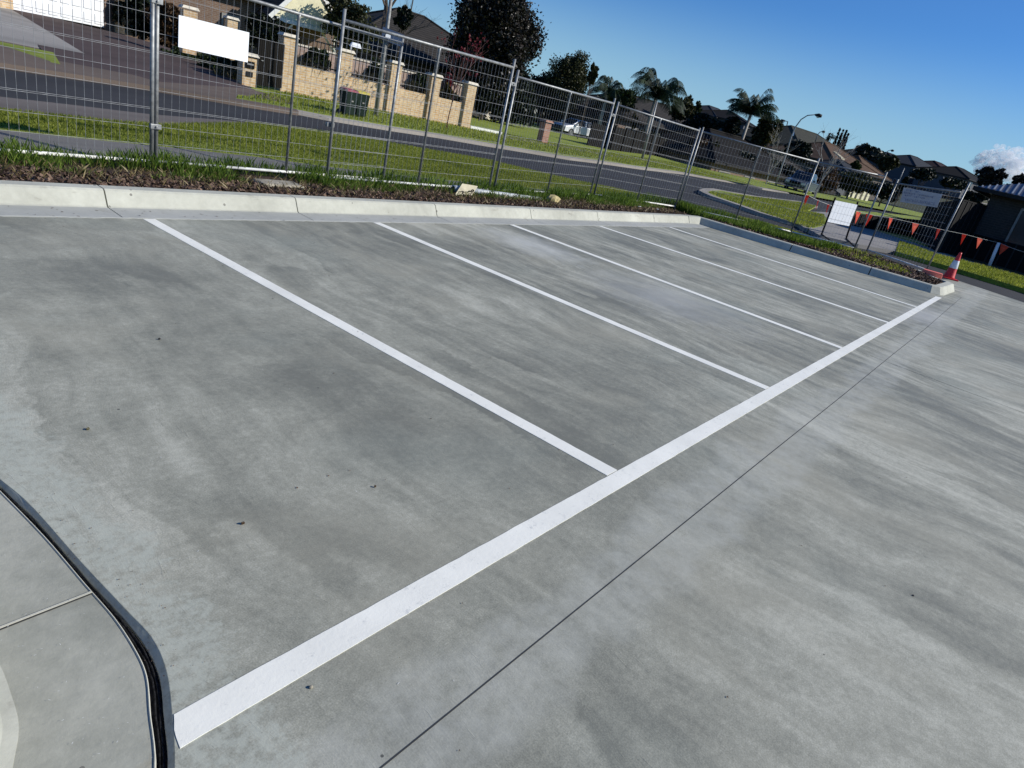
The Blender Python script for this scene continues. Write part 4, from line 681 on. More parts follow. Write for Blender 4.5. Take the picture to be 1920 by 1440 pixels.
# ================================================================= buildings
def house(label,ridge_px,dist,yaw,w_,d_,wh,pitch,wall,roof,rtype='hip',ov=.45,cat='house',win=True,name='house',storeys=1,group='houses up the street',zb=None,extra=None):
    run=d_/2+ov; H=wh+math.tan(R(pitch))*run; c=PD(ridge_px[0],ridge_px[1],dist); z0=(c[2]-H) if zb is None else zb; t=thing(name,label,cat,(c[0],c[1],z0),R(yaw),group)
    drop=max(.4,z0-hill(c[0],c[1])+.8)
    wb=MB().box((0,0,(wh-drop)/2),(w_,d_,wh+drop)); obj('wall',wb,M[wall],t,local=True)
    X,Y=w_/2+ov,d_/2+ov; Z=wh; rh=math.tan(R(pitch))*Y; rl=max(.1,X-Y) if rtype=='hip' else X
    rf=MB()
    rf.add([(-X,-Y,Z),(X,-Y,Z),(X,Y,Z),(-X,Y,Z),(-rl,0,Z+rh),(rl,0,Z+rh),(-X,-Y,Z-.02),(X,-Y,Z-.02),(X,Y,Z-.02),(-X,Y,Z-.02)],[(0,1,5,4),(1,2,5),(2,3,4,5),(3,0,4),(9,8,7,6),(0,6,7,1),(1,7,8,2),(2,8,9,3),(3,9,6,0)]); ro=obj('roof',rf,M[roof],t,local=True)
    rc=MB(); rc.tube([(-rl,0,Z+rh+.02),(rl,0,Z+rh+.02)],.1,6)
    if rtype=='hip':
        for sx in (-1,1):
            for sy in (-1,1): rc.tube([(sx*X,sy*Y,Z+.02),(sx*rl,0,Z+rh+.02)],.09,6)
    obj('ridge_cap',rc,M[roof],ro,local=True)
    g=MB(); 
    for sx,sy,l,ww in ((0,-1,2*X+.2,.12),(0,1,2*X+.2,.12)): g.box((0,sy*(Y+.04),Z-.1),(l,ww,.16))
    for sx in (-1,1): g.box((sx*(X+.04),0,Z-.1),(.12,2*Y-.06,.16))
    obj('gutter',g,M['fascia'],t,local=True)
    if win:
        for fy,sg_ in ((-d_/2,-1),):
            nwin=max(2,int(w_/4))
            for st_ in range(storeys):
                for i in range(nwin):
                    x=-w_/2+w_*(i+.5)/nwin; z=1.5+st_*2.7; fr=obj('window',MB().box((x,fy-.02,z),(1.7,.09,1.3)),M['frame'],t,local=True); obj('pane',MB().box((x,fy-.05,z),(1.5,.06,1.1)),M['glass'],fr,local=True)
        for sx in (-1,1):
            for i in range(2):
                y=-d_/2+d_*(i+.5)/2; fr=obj('window',MB().box((sx*(w_/2+.02),y,1.5),(.09,1.6,1.2)),M['frame'],t,local=True); obj('pane',MB().box((sx*(w_/2+.05),y,1.5),(.06,1.4,1.0)),M['glass'],fr,local=True)
    return t
# --- garage house, top left
g0=P(20,17,.5); g1=P(200,53,.5); gd=(g1-g0)[:2]; gl=np.linalg.norm(gd); ga=math.atan2(gd[1],gd[0])
hs=thing('garage_house','cream brick house with a wide white panelled garage door','house',tuple(g0),ga,'houses up the street')
def LB(name,c,d,mat,par=hs,bv=0): return obj(name,MB().box(c,d),M[mat],par,local=True,bevel=bv)
LB('wall',(-1.6,3.6,1.4),(3.1,7.6,3.0),'cream'); pr_=LB('pier',(gl+.95,-.1,1.35),(.75,.75,2.9),'cream'); LB('garage_reveal',(gl+.29,.35,1.35),(.55,.5,2.9),'brown'); LB('lintel',(gl/2,.2,2.55),(gl+.02,.8,.5),'cream'); LB('back_wall',(gl/2+3.6,5.0,1.4),(gl+7,4.0,3.0),'brown')
gdoor=MB(); gdoor.box((gl/2,.18,1.15),(gl,.06,2.3)); gdr=obj('garage_door',gdoor,M['garagew'],hs,local=True)
pn=MB()
for i in range(8):
    for j in range(4): pn.box((gl*(i+.5)/8,.13,.30+j*.56),(gl/8-.14,.03,.40))
obj('door_panel',pn,M['garagew'],gdr,local=True)
rfm=MB(); X0,X1,Y0,Y1=-3.6,gl+7.5,-.9,8; rfm.add([(X0,Y0,2.85),(X1,Y0,2.85),(X1,Y1,2.85),(X0,Y1,2.85),(X0+4,(Y0+Y1)/2,4.9),(X1-4,(Y0+Y1)/2,4.9)],[(0,1,5,4),(1,2,5),(2,3,4,5),(3,0,4),(3,2,1,0)]); obj('roof',rfm,M['tilebrown'],hs,local=True); LB('gutter',((X0+X1)/2,Y0-.03,2.82),(X1-X0,.12,.14),'fascia')
LB('door',(gl+3.2,2.93,1.1),(.95,.08,2.1),'dark'); LB('post',(gl+3.0,-.2,1.4),(.12,.12,2.85),'whitepaint')
# --- cream gabled portico house behind the gate
hb=P(560,140,.2); c=PD(562,40,42.0); ph=thing('portico_house','brown brick house with a pale cream gable on white posts','house',(c[0],c[1],.2),R(-14),'houses up the street')
def HB(name,c,d,mat,par=ph): return obj(name,MB().box(c,d),M[mat],par,local=True)
HB('wall',(-4.0,4.2,1.5),(15.6,6,3.2),'brown')
def gable(X,Y0,Y1,Z,H): return MB().add([(-X,Y0,Z),(X,Y0,Z),(0,Y0,Z+H),(-X,Y1,Z),(X,Y1,Z),(0,Y1,Z+H)],[(0,1,2),(5,4,3),(0,2,5,3),(2,1,4,5),(1,0,3,4)])
zc=c[2]-.2; obj('gable',gable(1.85,-1.40,-1.2,zc-.15,2.0),M['render'],ph,local=True); rf=obj('porch_roof',gable(2.05,-1.18,1.6,zc-.2,2.2),M['tilebrown'],ph,local=True)
bb=MB(); bb.beam((-2.05,-1.46,zc-.2),(0,-1.46,zc+2.05),.06,.2); bb.beam((2.05,-1.46,zc-.2),(0,-1.46,zc+2.05),.06,.2); bb.beam((-1.9,-1.45,zc-.2),(1.9,-1.45,zc-.2),.06,.16); obj('barge_board',bb,M['whitepaint'],ph,local=True)
for sx in (-1.55,1.55): obj('post',MB().beam((sx,-1.25,-.2),(sx,-1.25,zc-.25),.14,.14),M['whitepaint'],ph,local=True); obj('brace',MB().beam((sx,-1.25,zc-1.1),(sx-math.copysign(.75,sx),-1.25,zc-.28),.08,.08),M['whitepaint'],ph,local=True)
obj('roof',MB().add([(-12.4,.7,3.1),(4.3,.7,3.1),(4.3,7.7,3.1),(-12.4,7.7,3.1),(-9,4.2,5.0),(1.2,4.2,5.0)],[(0,1,5,4),(1,2,5),(2,3,4,5),(3,0,4),(3,2,1,0)]),M['tilebrown'],ph,local=True)
fr=HB('window',(-3.2,1.17,1.7),(.9,.08,1.1),'frame'); HB('pane',(-3.2,1.14,1.7),(.7,.06,.9),'terracotta',fr); HB('door',(0,1.16,1.1),(1,.08,2.1),'dark')
# --- house right behind the cream wall
house('brick house with a grey tiled hip roof behind the cream wall',(768,47),55,-14,13.2,11,2.6,26,'darkbrick','tilegrey',zb=.1,ov=.7)
for args in [
 ('low house with weathered grey tile roof under the palms',(1215,188),74,-14,17,10,2.8,22,'brown','tilegrey'),
 ('dark red brick house with corrugated veranda roof left of the tall palm',(1130,235),78,-10,13,9,2.6,22,'brown','tiledark'),
 ('dark tiled hip roof house behind the near fence top, below the second palm',(1365,252),70,-12,16,10,2.8,24,'brown','tiledark'),
 ('small tiled house just left of the curved street lamp',(1455,292),78,-10,13,9,2.6,24,'darkbrick','tilegrey'),
 ('two storey house with grey gabled end on the skyline left of the second palm',(1338,201),150,-5,14,10,5.6,20,'greyrender','tileblue'),
 ('low dark roofed house on the skyline between the palms',(1372,210),150,10,17,10,3,18,'greyrender','tiledark'),
 ('long olive grey roofed house behind the curved street lamp',(1508,244),128,-12,22,13,4.5,24,'tanrender','tileolive'),
 ('brown tiled house with a skylight on its broad roof',(1556,270),112,-12,13.5,10,3.2,24,'tanrender','tilebrown'),
 ('smaller brown roofed house next to the broad brown roof',(1611,293),118,-12,8,7.5,3.0,28,'tanrender','tilebrown'),
 ('blue grey hip roofed house below the brown roofs',(1577,301),96,-12,6.5,5,2.6,22,'greyrender','tileblue'),
 ('grey gabled house among hill trees left of the far street lamp',(1627,278),190,8,12,9,4,22,'greyrender','tiledark'),
 ('dark roofed hilltop house directly below the far street lamp',(1670,288),185,-10,14,9,4,20,'greyrender','tiledark'),
 ('two storey grey house with a rounded bay on the hill',(1713,293),168,-20,12,9,5.2,22,'greyrender','tileblue'),
 ('maroon roofed house on the hill skyline',(1758,304),176,-14,13,9,5.2,20,'brown','tilered'),
 ('dark house with a carport beside the hill trees at right',(1800,315),160,-14,13,9,5.2,20,'greyrender','tiledark')]:
    lab=args[0]; h=house(*args,storeys=2 if args[6]>5 else 1)
    if 'skylight' in lab:
        Z=args[6]; mb=MB(); mb.add([(-2.9,-3.9,Z+.6),(-1.9,-3.9,Z+.6),(-1.9,-2.4,Z+1.27),(-2.9,-2.4,Z+1.27),(-2.9,-3.9,Z+.85),(-1.9,-3.9,Z+.85),(-1.9,-2.4,Z+1.5),(-2.9,-2.4,Z+1.5)],[(3,2,1,0),(4,5,6,7),(0,1,5,4),(1,2,6,5),(2,3,7,6),(3,0,4,7)]); obj('skylight',mb,M['offwhite'],h,local=True)
# --- dark brick house at the right with a ribbed metal roof
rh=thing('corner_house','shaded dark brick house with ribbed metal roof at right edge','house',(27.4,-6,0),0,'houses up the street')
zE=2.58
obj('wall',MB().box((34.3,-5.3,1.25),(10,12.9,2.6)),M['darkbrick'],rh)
Xe,Xf,Yn,Ys=28.8,40.0,1.68,-12.3; zr=zE+2.15; ym=(Yn+Ys)/2; hx=(Xf-Xe)/2
rm=MB(); V=[(Xe,Ys,zE),(Xf,Ys,zE),(Xf,Yn,zE),(Xe,Yn,zE),(Xe+hx,Ys+hx,zr),(Xe+hx,Yn-hx,zr)]; rm.add(V,[(0,1,4),(1,2,5,4),(2,3,5),(3,0,4,5),(3,2,1,0)]); rfo=obj('roof',rm,M['metalroof'],rh)
rb=MB(); y=Yn-.15
while y>Ys+.2:
    top=min(1,(Yn-y)/hx,(y-Ys)/hx); rb.beam((Xe,y,zE+.03),(Xe+hx*top,y,zE+.03+(zr-zE)*top),.05,.018); y-=.2
obj('roof_rib',rb,M['cloth'],rfo)
obj('gutter',MB().box((Xe-.06,ym,zE-.07),(.12,Yn-Ys+.2,.14)).box(((Xe+Xf)/2,Yn+.06,zE-.07),(Xf-Xe,.12,.14)),M['fascia'],rh)
for yy,ww in ((-.9,1.9),(-6.5,2.2)):
    fr=obj('window',MB().box((29.27,yy,1.45),(.08,ww,1.5)),M['frame'],rh); obj('pane',MB().box((29.24,yy,1.45),(.06,ww-.16,1.34)),M['glass'],fr)
dr=obj('door',MB().box((29.26,-4.2,1.05),(.08,.95,2.1)),M['dark'],rh); obj('handle',MB().box((29.20,-3.85,1.0),(.05,.04,.14)),M['galv'],dr)
# --- black steel fences on the right
def steelfence(label,A,B,h0,h1,rib=True):
    A=Vector((A[0],A[1],0));B=Vector((B[0],B[1],0)); t=thing('steel_fence',label,'fence',tuple(A),0,'black steel sheet fences'); L=(B-A).length; mb=MB()
    n_=Vector((-(B-A).y,(B-A).x,0)).normalized()*.02; mb.add([A-n_,B-n_,B-n_+Vector((0,0,h1)),A-n_+Vector((0,0,h0)),A+n_,B+n_,B+n_+Vector((0,0,h1)),A+n_+Vector((0,0,h0))],[(0,1,2,3),(7,6,5,4),(0,4,5,1),(3,2,6,7),(1,5,6,2),(0,3,7,4)]); obj('sheet',mb,M['blackm'],t)
    rb=MB(); n=max(3,int(L/.35))
    for i in range(n+1):
        f=i/n; p=A.lerp(B,f); h=h0+(h1-h0)*f; rb.box((p.x,p.y,h/2),(.05,.09,h+.03),math.atan2((B-A).y,(B-A).x))
    obj('rib',rb,M['fascia'],t); cpn=MB().beam(A+Vector((0,0,h0)),B+Vector((0,0,h1)),.07,.05); obj('capping',cpn,M['blackm'],t); return t
s0=P(1597,423);s1=P(1712,446);s2=P(1757,473);s3=P(1840,493)
steelfence('low black ribbed fence leading away behind the notice board',s0,s1,.50,.80)
steelfence('taller black ribbed fence stepping up beside the banner',s1,s2,1.55,1.95)
steelfence('black sheet fence joining the shaded corner house',(s2[0],s2[1]-.02),(28.95,1.12),1.98,1.98)
steelfence('black sheet fence across the front of the shaded corner house',(28.95,1.05),(28.6,-9),.9,.9)

# ================================================================= cream wall with piers, gate, letterbox
W0=P(530,171,.02);W1=P(872,239,.02); wd_=(W1-W0)[:2]; wl=np.linalg.norm(wd_); wa=math.atan2(wd_[1],wd_[0])
wt=thing('garden_wall','low cream brick garden wall with tall capped piers','wall',tuple(W0),wa)
def wu(x,y): p=PL(x,y,W0,W1); return np.dot((p-W0)[:2],wd_)/wl, p[2]
wallq=lambda u,off,z=.05:(W0[0]+math.cos(wa)*u-math.sin(wa)*off,W0[1]+math.sin(wa)*u+math.cos(wa)*off,z)
tops=[(541,64),(648,93),(741,115),(815,139),(882,154)]; us=[]
for i,(a,b) in enumerate(tops):
    u,z=wu(a,b); us.append(u); pz=z-.1; pr=obj('pier',MB().box((u,.0,pz/2),(.48,.48,pz)),M['cream'],wt,local=True); obj('cap',MB().box((u,0,pz+.05),(.62,.62,.10),0,.8),M['cap'],pr,local=True)
for a,b in zip(us[:-1],us[1:]): obj('wall_bay',MB().box(((a+b)/2,0,.5),(b-a-.482,.24,1.05)),M['cream'],wt,local=True)
obj('edging',MB().box((us[-1]+1.3,-.1,.06),(1.9,.16,.14)),M['whitepaint'],wt,local=True)
tw=thing('terrace_wall','pinkish low brick terrace wall behind the railing','wall',wallq(us[1],3.2),wa); obj('wall',MB().box((3.6,0,.85),(9.5,.25,1.7)),M['pinkbrick'],tw,local=True); obj('coping',MB().box((3.6,0,1.73),(9.6,.34,.07)),M['cap'],tw,local=True)
# iron infill gates/railings
rl=thing('iron_railing','dark iron railing between the cream piers above the wall','railing',tuple(W0),wa)
for a,b in zip(us[:-1],us[1:]):
    mb=MB(); 
    for z in (1.15,2.0): mb.box(((a+b)/2,.05,z),(b-a-.5,.04,.05))
    k=a+.35
    while k<b-.3: mb.box((k,.05,1.55),(.022,.022,.95)); k+=.16
    obj('railing_bay',mb,M['blackm'],rl,local=True)
def pier(label,base_px,top_px,z0,w,mat='cream',capm='cap',name='gate_pier',group='capped brick gate piers'):
    b=P(base_px[0],base_px[1],z0); s_=np.dot(b-CAM,AF)/FPX; h=math.hypot(base_px[0]-top_px[0],base_px[1]-top_px[1])*s_*1.02
    t=thing(name,label,'pier',tuple(b),wa,group); obj('pier',MB().box((0,0,h/2-.05),(w,w,h-.1)),M[mat],t,local=True); obj('cap',MB().box((0,0,h),(w+.14,w+.14,.1),0,.8),M[capm],t,local=True); return t,b,h
pier('capped cream pier left of the blank white sign top',(352,100),(366,26),.5,.5)
pier('capped cream pier seen over the right end of the blank sign',(430,112),(447,45),.45,.45)
lt,lb_,lh=pier('short cream brick letterbox pier with black slot by the dark gate',(462,160),(471,108),.06,.46,name='letterbox_pier')
lbx=obj('letterbox',MB().box((0,-.24,lh-.32),(.30,.05,.22)),M['blackm'],lt,local=True); obj('slot',MB().box((0,-.27,lh-.30),(.22,.02,.05)),M['frame'],lbx,local=True); obj('number_plate',MB().box((0,-.24,lh-.62),(.22,.04,.16)),M['fascia'],lt,local=True)
gA_=P(478,163,.06);gB_=P(527,171,.03); gt=thing('driveway_gate','closed dark timber driveway gate beside the letterbox pier','gate',tuple(gA_),math.atan2(*(gB_-gA_)[[1,0]])); gl_=np.linalg.norm((gB_-gA_)[:2])
mb=MB(); [mb.box((gl_*(i+.5)/14,0,.82),(gl_/14-.02,.04,1.5)) for i in range(14)]; obj('board_panel',mb,M['dark'],gt,local=True); obj('frame',MB().box((gl_/2,.05,.3),(gl_,.06,.12)).box((gl_/2,.05,1.35),(gl_,.06,.12)),M['dark'],gt,local=True); obj('handle',MB().box((.25,-.05,.9),(.12,.04,.03)),M['galv'],gt,local=True)
# plants behind and over the wall
def wallp(u,off,z): return (W0[0]+math.cos(wa)*u-math.sin(wa)*off,W0[1]+math.sin(wa)*u+math.cos(wa)*off,z)
for i,(u,off,z,rx,n,L,mt,lb) in enumerate([((us[0]+us[1])/2-.3,.35,1.05,1.0,150,.85,'flax','straw tipped strappy plant spilling over the first bay of the wall'),((us[1]+us[2])/2-.4,.35,1.05,.8,120,.8,'flax','strappy plant spilling over the wall behind the bins'),(us[2]-.3,.4,1.1,.4,70,.9,'flax','strappy plant tumbling beside the third pier'),((us[2]+us[3])/2+.35,.35,1.05,.6,110,.85,'flax','strappy plant hanging over the wall before the fourth pier')]):
    q=wallp(u,off,z); spiky('flax_plant',lb,'plant',q,(rx,.15),n,L,mt,20+i,'strappy plants along the wall',droop=1.3)
for i,(a,b,w2,h2,dd,mt,n,lb) in enumerate([(592,118,62,60,32,'fgreen',5200,'dense green shrub behind the first bay of the cream wall'),(697,140,50,62,34,'fgreen',4200,'green shrub between the second and third piers'),(783,158,52,48,35,'fgreen',4000,'green shrub between the third and fourth piers'),(838,160,36,50,36,'fred',2600,'shrub with deep red leaves between the last two piers'),(850,190,46,30,34.6,'folive',2400,'olive green shrub low behind the last wall bay'),(835,175,30,36,33.6,'fyellow',700,'yellowing shrub growing by the last wall bay')]):
    ptree('shrub',lb,'shrub',a,b,w2,h2,dd,n,mt,40+i,k=5,size=.07,zb=.1,group='shrubs behind the cream wall')
for i,(a,b,w2,h2,dd,z,lb) in enumerate([(345,108,90,34,33,.25,'low dark hedge along the plum coloured driveway'),(410,128,90,46,30,.15,'low bushy plants between driveway and letterbox pier')]):
    ptree('hedge',lb,'hedge',a,b,w2,h2,dd,5000,'fgreen',60+i,k=6,size=.06,zb=z,group=None)
q=P(440,150,.08); spiky('grass_tuft','pale spiky grass plant just left of the letterbox pier','plant',(q[0],q[1]+.2,.1),(.7,.3),160,.8,'flax',31,None,droop=.8)

# sapling with red leaves and dark stem before the wall
q=P(837,241,.03); bare('sapling','young sapling with thin dark stem and red leaves before the wall','tree',tuple(q),3.5,6,'redbark',.035,.42,3,('fred',420,.045),None,3,(.03,.0))
# white lamp-shaped post top by the second pier
q=PD(664,84,33.5); t=thing('garden_light','small white garden light above the second pier','lamp',(q[0],q[1],.1)); obj('pole',MB().tube([(q[0]-.15,q[1],.1),(q[0]-.15,q[1],q[2]-.1)],.03,8),M['whitepaint'],t); obj('shade',MB().box((q[0]+.08,q[1],q[2]),(.5,.2,.18),-.3,.7),M['white'],t)

# bins
def bin_(label,base_px,lid,rz):
    b=P(base_px[0],base_px[1],.02); t=thing('wheelie_bin',label,'bin',tuple(b),rz,'wheelie bins on the verge'); t.scale=(.76,.76,.74)
    obj('body',MB().add([(-.22,-.25,.06),(.22,-.25,.06),(.22,.25,.06),(-.22,.25,.06),(-.28,-.32,.98),(.28,-.32,.98),(.28,.34,.98),(-.28,.34,.98)],[(3,2,1,0),(4,5,6,7),(0,1,5,4),(1,2,6,5),(2,3,7,6),(3,0,4,7)]),M['bingreen'],t,local=True,bevel=.02)
    obj('lid',MB().add([(-.30,-.36,.985),(.30,-.36,.985),(.30,.36,1.02),(-.30,.36,1.02),(-.25,-.28,1.06),(.25,-.28,1.06),(.25,.3,1.10),(-.25,.3,1.10)],[(3,2,1,0),(4,5,6,7),(0,1,5,4),(1,2,6,5),(2,3,7,6),(3,0,4,7)]),M[lid],t,local=True,bevel=.02)
    obj('handle',MB().tube([(-.25,.42,.98),(.25,.42,.98)],.018,8),M['rubber'],t,local=True)
    for s in (-1,1): obj('wheel',MB().tube([(s*.24-.02,.30,.10),(s*.24+.02,.30,.10)],.10,14),M['rubber'],t,local=True)
    obj('label_patch',MB().box((.02,-.298,.62),(.09,.01,.06)),M['frame'],t,local=True)
    return t
bin_('green wheelie bin with a red lid, left of the pair',(650,216),'binlidred',wa+.1)
bin_('green wheelie bin with a yellow lid, right of the pair',(672,219),'binlidyellow',wa-.05)

# poles and street lamps
def pole(name,label,base_px,top_px,z0,r,cat='pole',mat='galv',group=None):
    b=P(base_px[0],base_px[1],z0) if z0 is not None else PT(*base_px); d=D(b); tp=PD(top_px[0],top_px[1],d); t=thing(name,label,cat,tuple(b),0,group); b2=(b[0],b[1],b[2]-.1)
    obj('shaft',MB().tube([b2,(b[0]*.5+tp[0]*.5*1,b[1]*.5+tp[1]*.5,(b[2]+tp[2])/2),(tp[0],tp[1],tp[2])],[r,r*.85,r*.6],12),M[mat],t,True); return t,b,tp
t,b,tp=pole('street_pole','tall grey street pole with a small blue sign by the bins',(704,217),(741,-60),.02,.085,mat='polepaint')
a=PD(737,78,D(b)-.1); e=Vector((math.cos(-.45),math.sin(-.45),0)); sb=obj('street_sign',MB().add([tuple(Vector(a)+e*u+Vector((0,0,v))) for u,v in ((-.42,-.02),(.36,-.10),(.36,.30),(-.42,.38))]+[tuple(Vector(a)+e*u+Vector((.01,.02,v))) for u,v in ((-.42,-.02),(.36,-.10),(.36,.30),(-.42,.38))],[(0,1,2,3),(7,6,5,4),(0,4,5,1),(1,5,6,2),(2,6,7,3),(3,7,4,0)]),M['blue'],t)
obj('sign_mark',MB().add([tuple(Vector(a)-Vector((.012,.03,0))+e*u+Vector((0,0,v))) for u,v in ((-.30,.08),(-.12,.08),(-.12,.16),(-.21,.24),(-.30,.16))],[(0,1,2,3,4)]),M['white'],sb)
def lampm(label,base,top,head,dist=None,r=.075,group='curved street lamps'):
    b=P(*base,0) if dist is None else PD(base[0],base[1],dist); d=D(b); t=thing('street_lamp',label,'street lamp',tuple(b),0,group); pts=[(b[0],b[1],b[2]-.3)]+[tuple(PD(x,y,d)) for x,y in top]
    n=len(pts); obj('pole',MB().tube(pts,[r*(1-.5*i/(n-1)) for i in range(n)],10),M['galv'],t,True); h0=PD(top[-1][0],top[-1][1],d);h1=PD(head[0],head[1],d); obj('lamp_head',MB().tube([tuple(h0),tuple((h0+h1)/2),tuple(h1)],[r*.8,r*2.2,r*1.5],10),M['fascia'],t,True); mm=(h0+h1)/2; obj('lens',MB().lathe((mm[0],mm[1],mm[2]-r*2.6),[(r*.4,0),(r*1.6,r*.6),(r*1.7,r*1.6)],12),M['lamp'],t,True); return t
tl=lampm('tall curved street lamp rising above the parked utility truck',(1454,350),[(1464,318),(1476,283),(1483,258),(1491,239),(1502,224),(1514,216.5),(1528,215)],(1541,218))
q=PD(1488,251,63.2); obj('bracket',MB().box(tuple(q),(.3,.1,.3),.4,.3),M['white'],tl)
lampm('small far street lamp against the sky left of the cypress row',(1530,262),[(1533,253),(1537,248),(1541,246.5)],(1547,247.5),120,.09)
lampm('small far street lamp above the hilltop houses',(1657,300),[(1661,287),(1665,283),(1670,281.5)],(1676,283),160,.10)
t=thing('twin_lamp','distant twin headed lamp standing on the skyline','street lamp',tuple(PD(1473,250,140))); zz=140
obj('pole',MB().tube([tuple(PD(1472,250,zz)),tuple(PD(1477,228,zz)),tuple(PD(1468,226,zz))],.09,6),M['fascia'],t); obj('arm',MB().tube([tuple(PD(1474,240,zz)),tuple(PD(1463,228,zz))],.06,5),M['fascia'],t); obj('lamp_head',MB().box(tuple(PD(1468,226,zz)),(.9,.5,.3)).box(tuple(PD(1462,228,zz)),(.9,.5,.3)),M['fascia'],t)
pole('sign_pole','slim grey pole standing on the far lawn below the tall palm',(1204,298),(1232,190),.02,.09,group='slim street poles')
pole('sign_pole','thin pale pole on the hillside beside the dark conifer',(1680,352),(1696,315),None,.10,group='slim street poles')
pole('sign_pole','thin pale pole in front of the dark carport on the hill',(1733,350),(1746,318),None,.10,group='slim street poles')
pole('tree_stake','pale leaning stake left of the two white street posts',(1257,296),(1266,258),.02,.045,mat='whitepaint',group='white posts on the far verge')
for (b_,t_,l) in (((1252,294),(1263,255),'white street post on the far verge, left of the close pair'),((1259,295),(1267,257),'white street post on the far verge, right of the close pair')): pole('street_post',l,b_,t_,.02,.06,mat='whitepaint',group='white posts on the far verge')
# letterboxes on the right lawn
q=P(974,226,.02); t,b,h=pier('white painted letterbox pillar with red brick foot, left of two',(966,222),(978,188),.02,.55,'redbrick','cap','letterbox_pillar','white letterbox pillars on the lawn'); obj('white_face',MB().box((0,-.02,h*.68),(.60,.60,h*.55)),M['whitepaint'],t,local=True)
t,b,h=pier('narrow white letterbox pillar with red brick foot, right of two',(976,223),(985,191),.02,.36,'redbrick','cap','letterbox_pillar','white letterbox pillars on the lawn'); obj('white_face',MB().box((0,-.02,h*.68),(.41,.41,h*.55)),M['whitepaint'],t,local=True)
pier('red brick letterbox pillar standing alone on the lawn edge',(1016,267),(1022,230),.02,.42,'redbrick','redbrick','brick_letterbox',None)
q=P(908,222,.05); tag(obj('stone_block',MB().box((q[0],q[1],.3),(.9,.5,.55),.2),M['cap'],bevel=.04),'pale stone block on the lawn right of the cream wall','block')
q=P(919,222,.05); tag(obj('garden_stump',MB().lathe((q[0],q[1],0),[(.3,0),(.2,.2),(.14,1.0),(.2,1.15)],12),M['cap']),'pale slender garden ornament on the lawn by the dark tree','ornament')
q=P(1599,367,.02)
q=PD(1598,362,96); t=thing('slatted_fence','short cream slatted fence on the far verge','fence',(q[0],q[1],0)); mb=MB(); [mb.box((q[0]-1.5+i*.75+ (i*.2),q[1]-i*.35,q[2]-.05),(.55,.1,1.1),-.35) for i in range(5)]; obj('slat',mb,M['creamslat'],t); obj('rail',MB().beam((q[0]-1.6,q[1]+.15,q[2]),(q[0]+2.5,q[1]-1.3,q[2]),.06,.08),M['creamslat'],t)

# ================================================================= vehicles
def prof_body(prof,w0,bev):  # side outline (x,z) extruded across y with tucked edges
    n=len(prof); cz=sum(p[1] for p in prof)/n; V=[]
    for y,k in ((-w0,.94),(-w0+bev,1),(w0-bev,1),(w0,.94)):
        for a,z in prof: V.append((a*(.985 if k<1 else 1),y,cz+(z-cz)*k))
    F=[]
    for j in range(3):
        for i in range(n): F.append((j*n+i,j*n+(i+1)%n,(j+1)*n+(i+1)%n,(j+1)*n+i))
    F+=[tuple(range(n))[::-1],tuple(3*n+i for i in range(n))]; return MB().add(V,F)
def vehicle(name,label,cat,loc,rz,body,glassm,prof,cabin,wheels,wr,hw,lights,tray=None,nose=None):
    t=thing(name,label,cat,loc,rz); obj('body',prof_body(prof,hw,.12),M[body],t,local=True,bevel=.03)
    (x0,x1,z0),(x2,x3,z1)=cabin; V=[(x0,-hw+.06,z0),(x1,-hw+.06,z0),(x1,hw-.06,z0),(x0,hw-.06,z0),(x2,-hw+.24,z1),(x3,-hw+.24,z1),(x3,hw-.24,z1),(x2,hw-.24,z1)]
    cb=obj('cabin',MB().add(V,[(3,2,1,0),(4,5,6,7),(0,1,5,4),(1,2,6,5),(2,3,7,6),(3,0,4,7)]),M[body],t,local=True,bevel=.03)
    def q(a,b,c,d,off): return [tuple(Vector(p)+Vector(off)) for p in (a,b,c,d)]
    def il(A,B,u): return tuple(A[i]*(1-u)+B[i]*u for i in range(3))
    def pane(nm,a,b,c,d,off):
        cen=tuple((a[i]+b[i]+c[i]+d[i])/4 for i in range(3)); pts=[tuple(cen[i]+(p[i]-cen[i])*.86+off[i] for i in range(3)) for p in (a,b,c,d)]; pi=[tuple(p[i]-off[i]*1.6 for i in range(3)) for p in pts]
        obj(nm,MB().add(pts+pi,[(0,1,2,3),(7,6,5,4),(0,4,5,1),(1,5,6,2),(2,6,7,3),(3,7,4,0)]),M[glassm],t,local=True)
    pane('windscreen',V[0],V[3],V[7],V[4],(-.02,0,.01)); pane('rear_window',V[1],V[2],V[6],V[5],(.02,0,.01))
    for s,(i,j,k,l) in ((-1,(0,1,5,4)),(1,(3,2,6,7))):
        m0=il(V[i],V[j],.52);m1=il(V[l],V[k],.52); pane('side_window',V[i],m0,m1,V[l],(0,s*.02,.005)); pane('side_window',m0,V[j],V[k],m1,(0,s*.02,.005))
    for wx in wheels:
        for s in (-1,1): wh=obj('wheel',MB().tube([(wx,s*(hw-.2),wr),(wx,s*(hw+.015),wr)],wr,20),M['rubber'],t,local=True,smooth=False); obj('rim',MB().tube([(wx,s*(hw+.0),wr),(wx,s*(hw+.025),wr)],wr*.6,12),M['galv'],wh,local=True)
    for s in (-1,1):
        obj('headlight',MB().box((lights[0],s*(hw-.28),lights[1]),(.06,.34,.18)),M['lamp'],t,local=True); obj('mirror',MB().box((x0+.35,s*(hw+.12),z0+.1),(.12,.2,.16)),M[body],t,local=True)
        obj('tail_light',MB().box((lights[2],s*(hw-.14),lights[1]+.1),(.05,.14,.25)),M['red'],t,local=True)
    obj('bumper',MB().box((lights[0]-.03,0,.48),(.16,hw*2-.1,.22)),M['rubber'],t,local=True); obj('grille',MB().box((lights[0]-.01,0,lights[1]-.03),(.05,hw*1.05,.2)),M['blackm'],t,local=True)
    return t
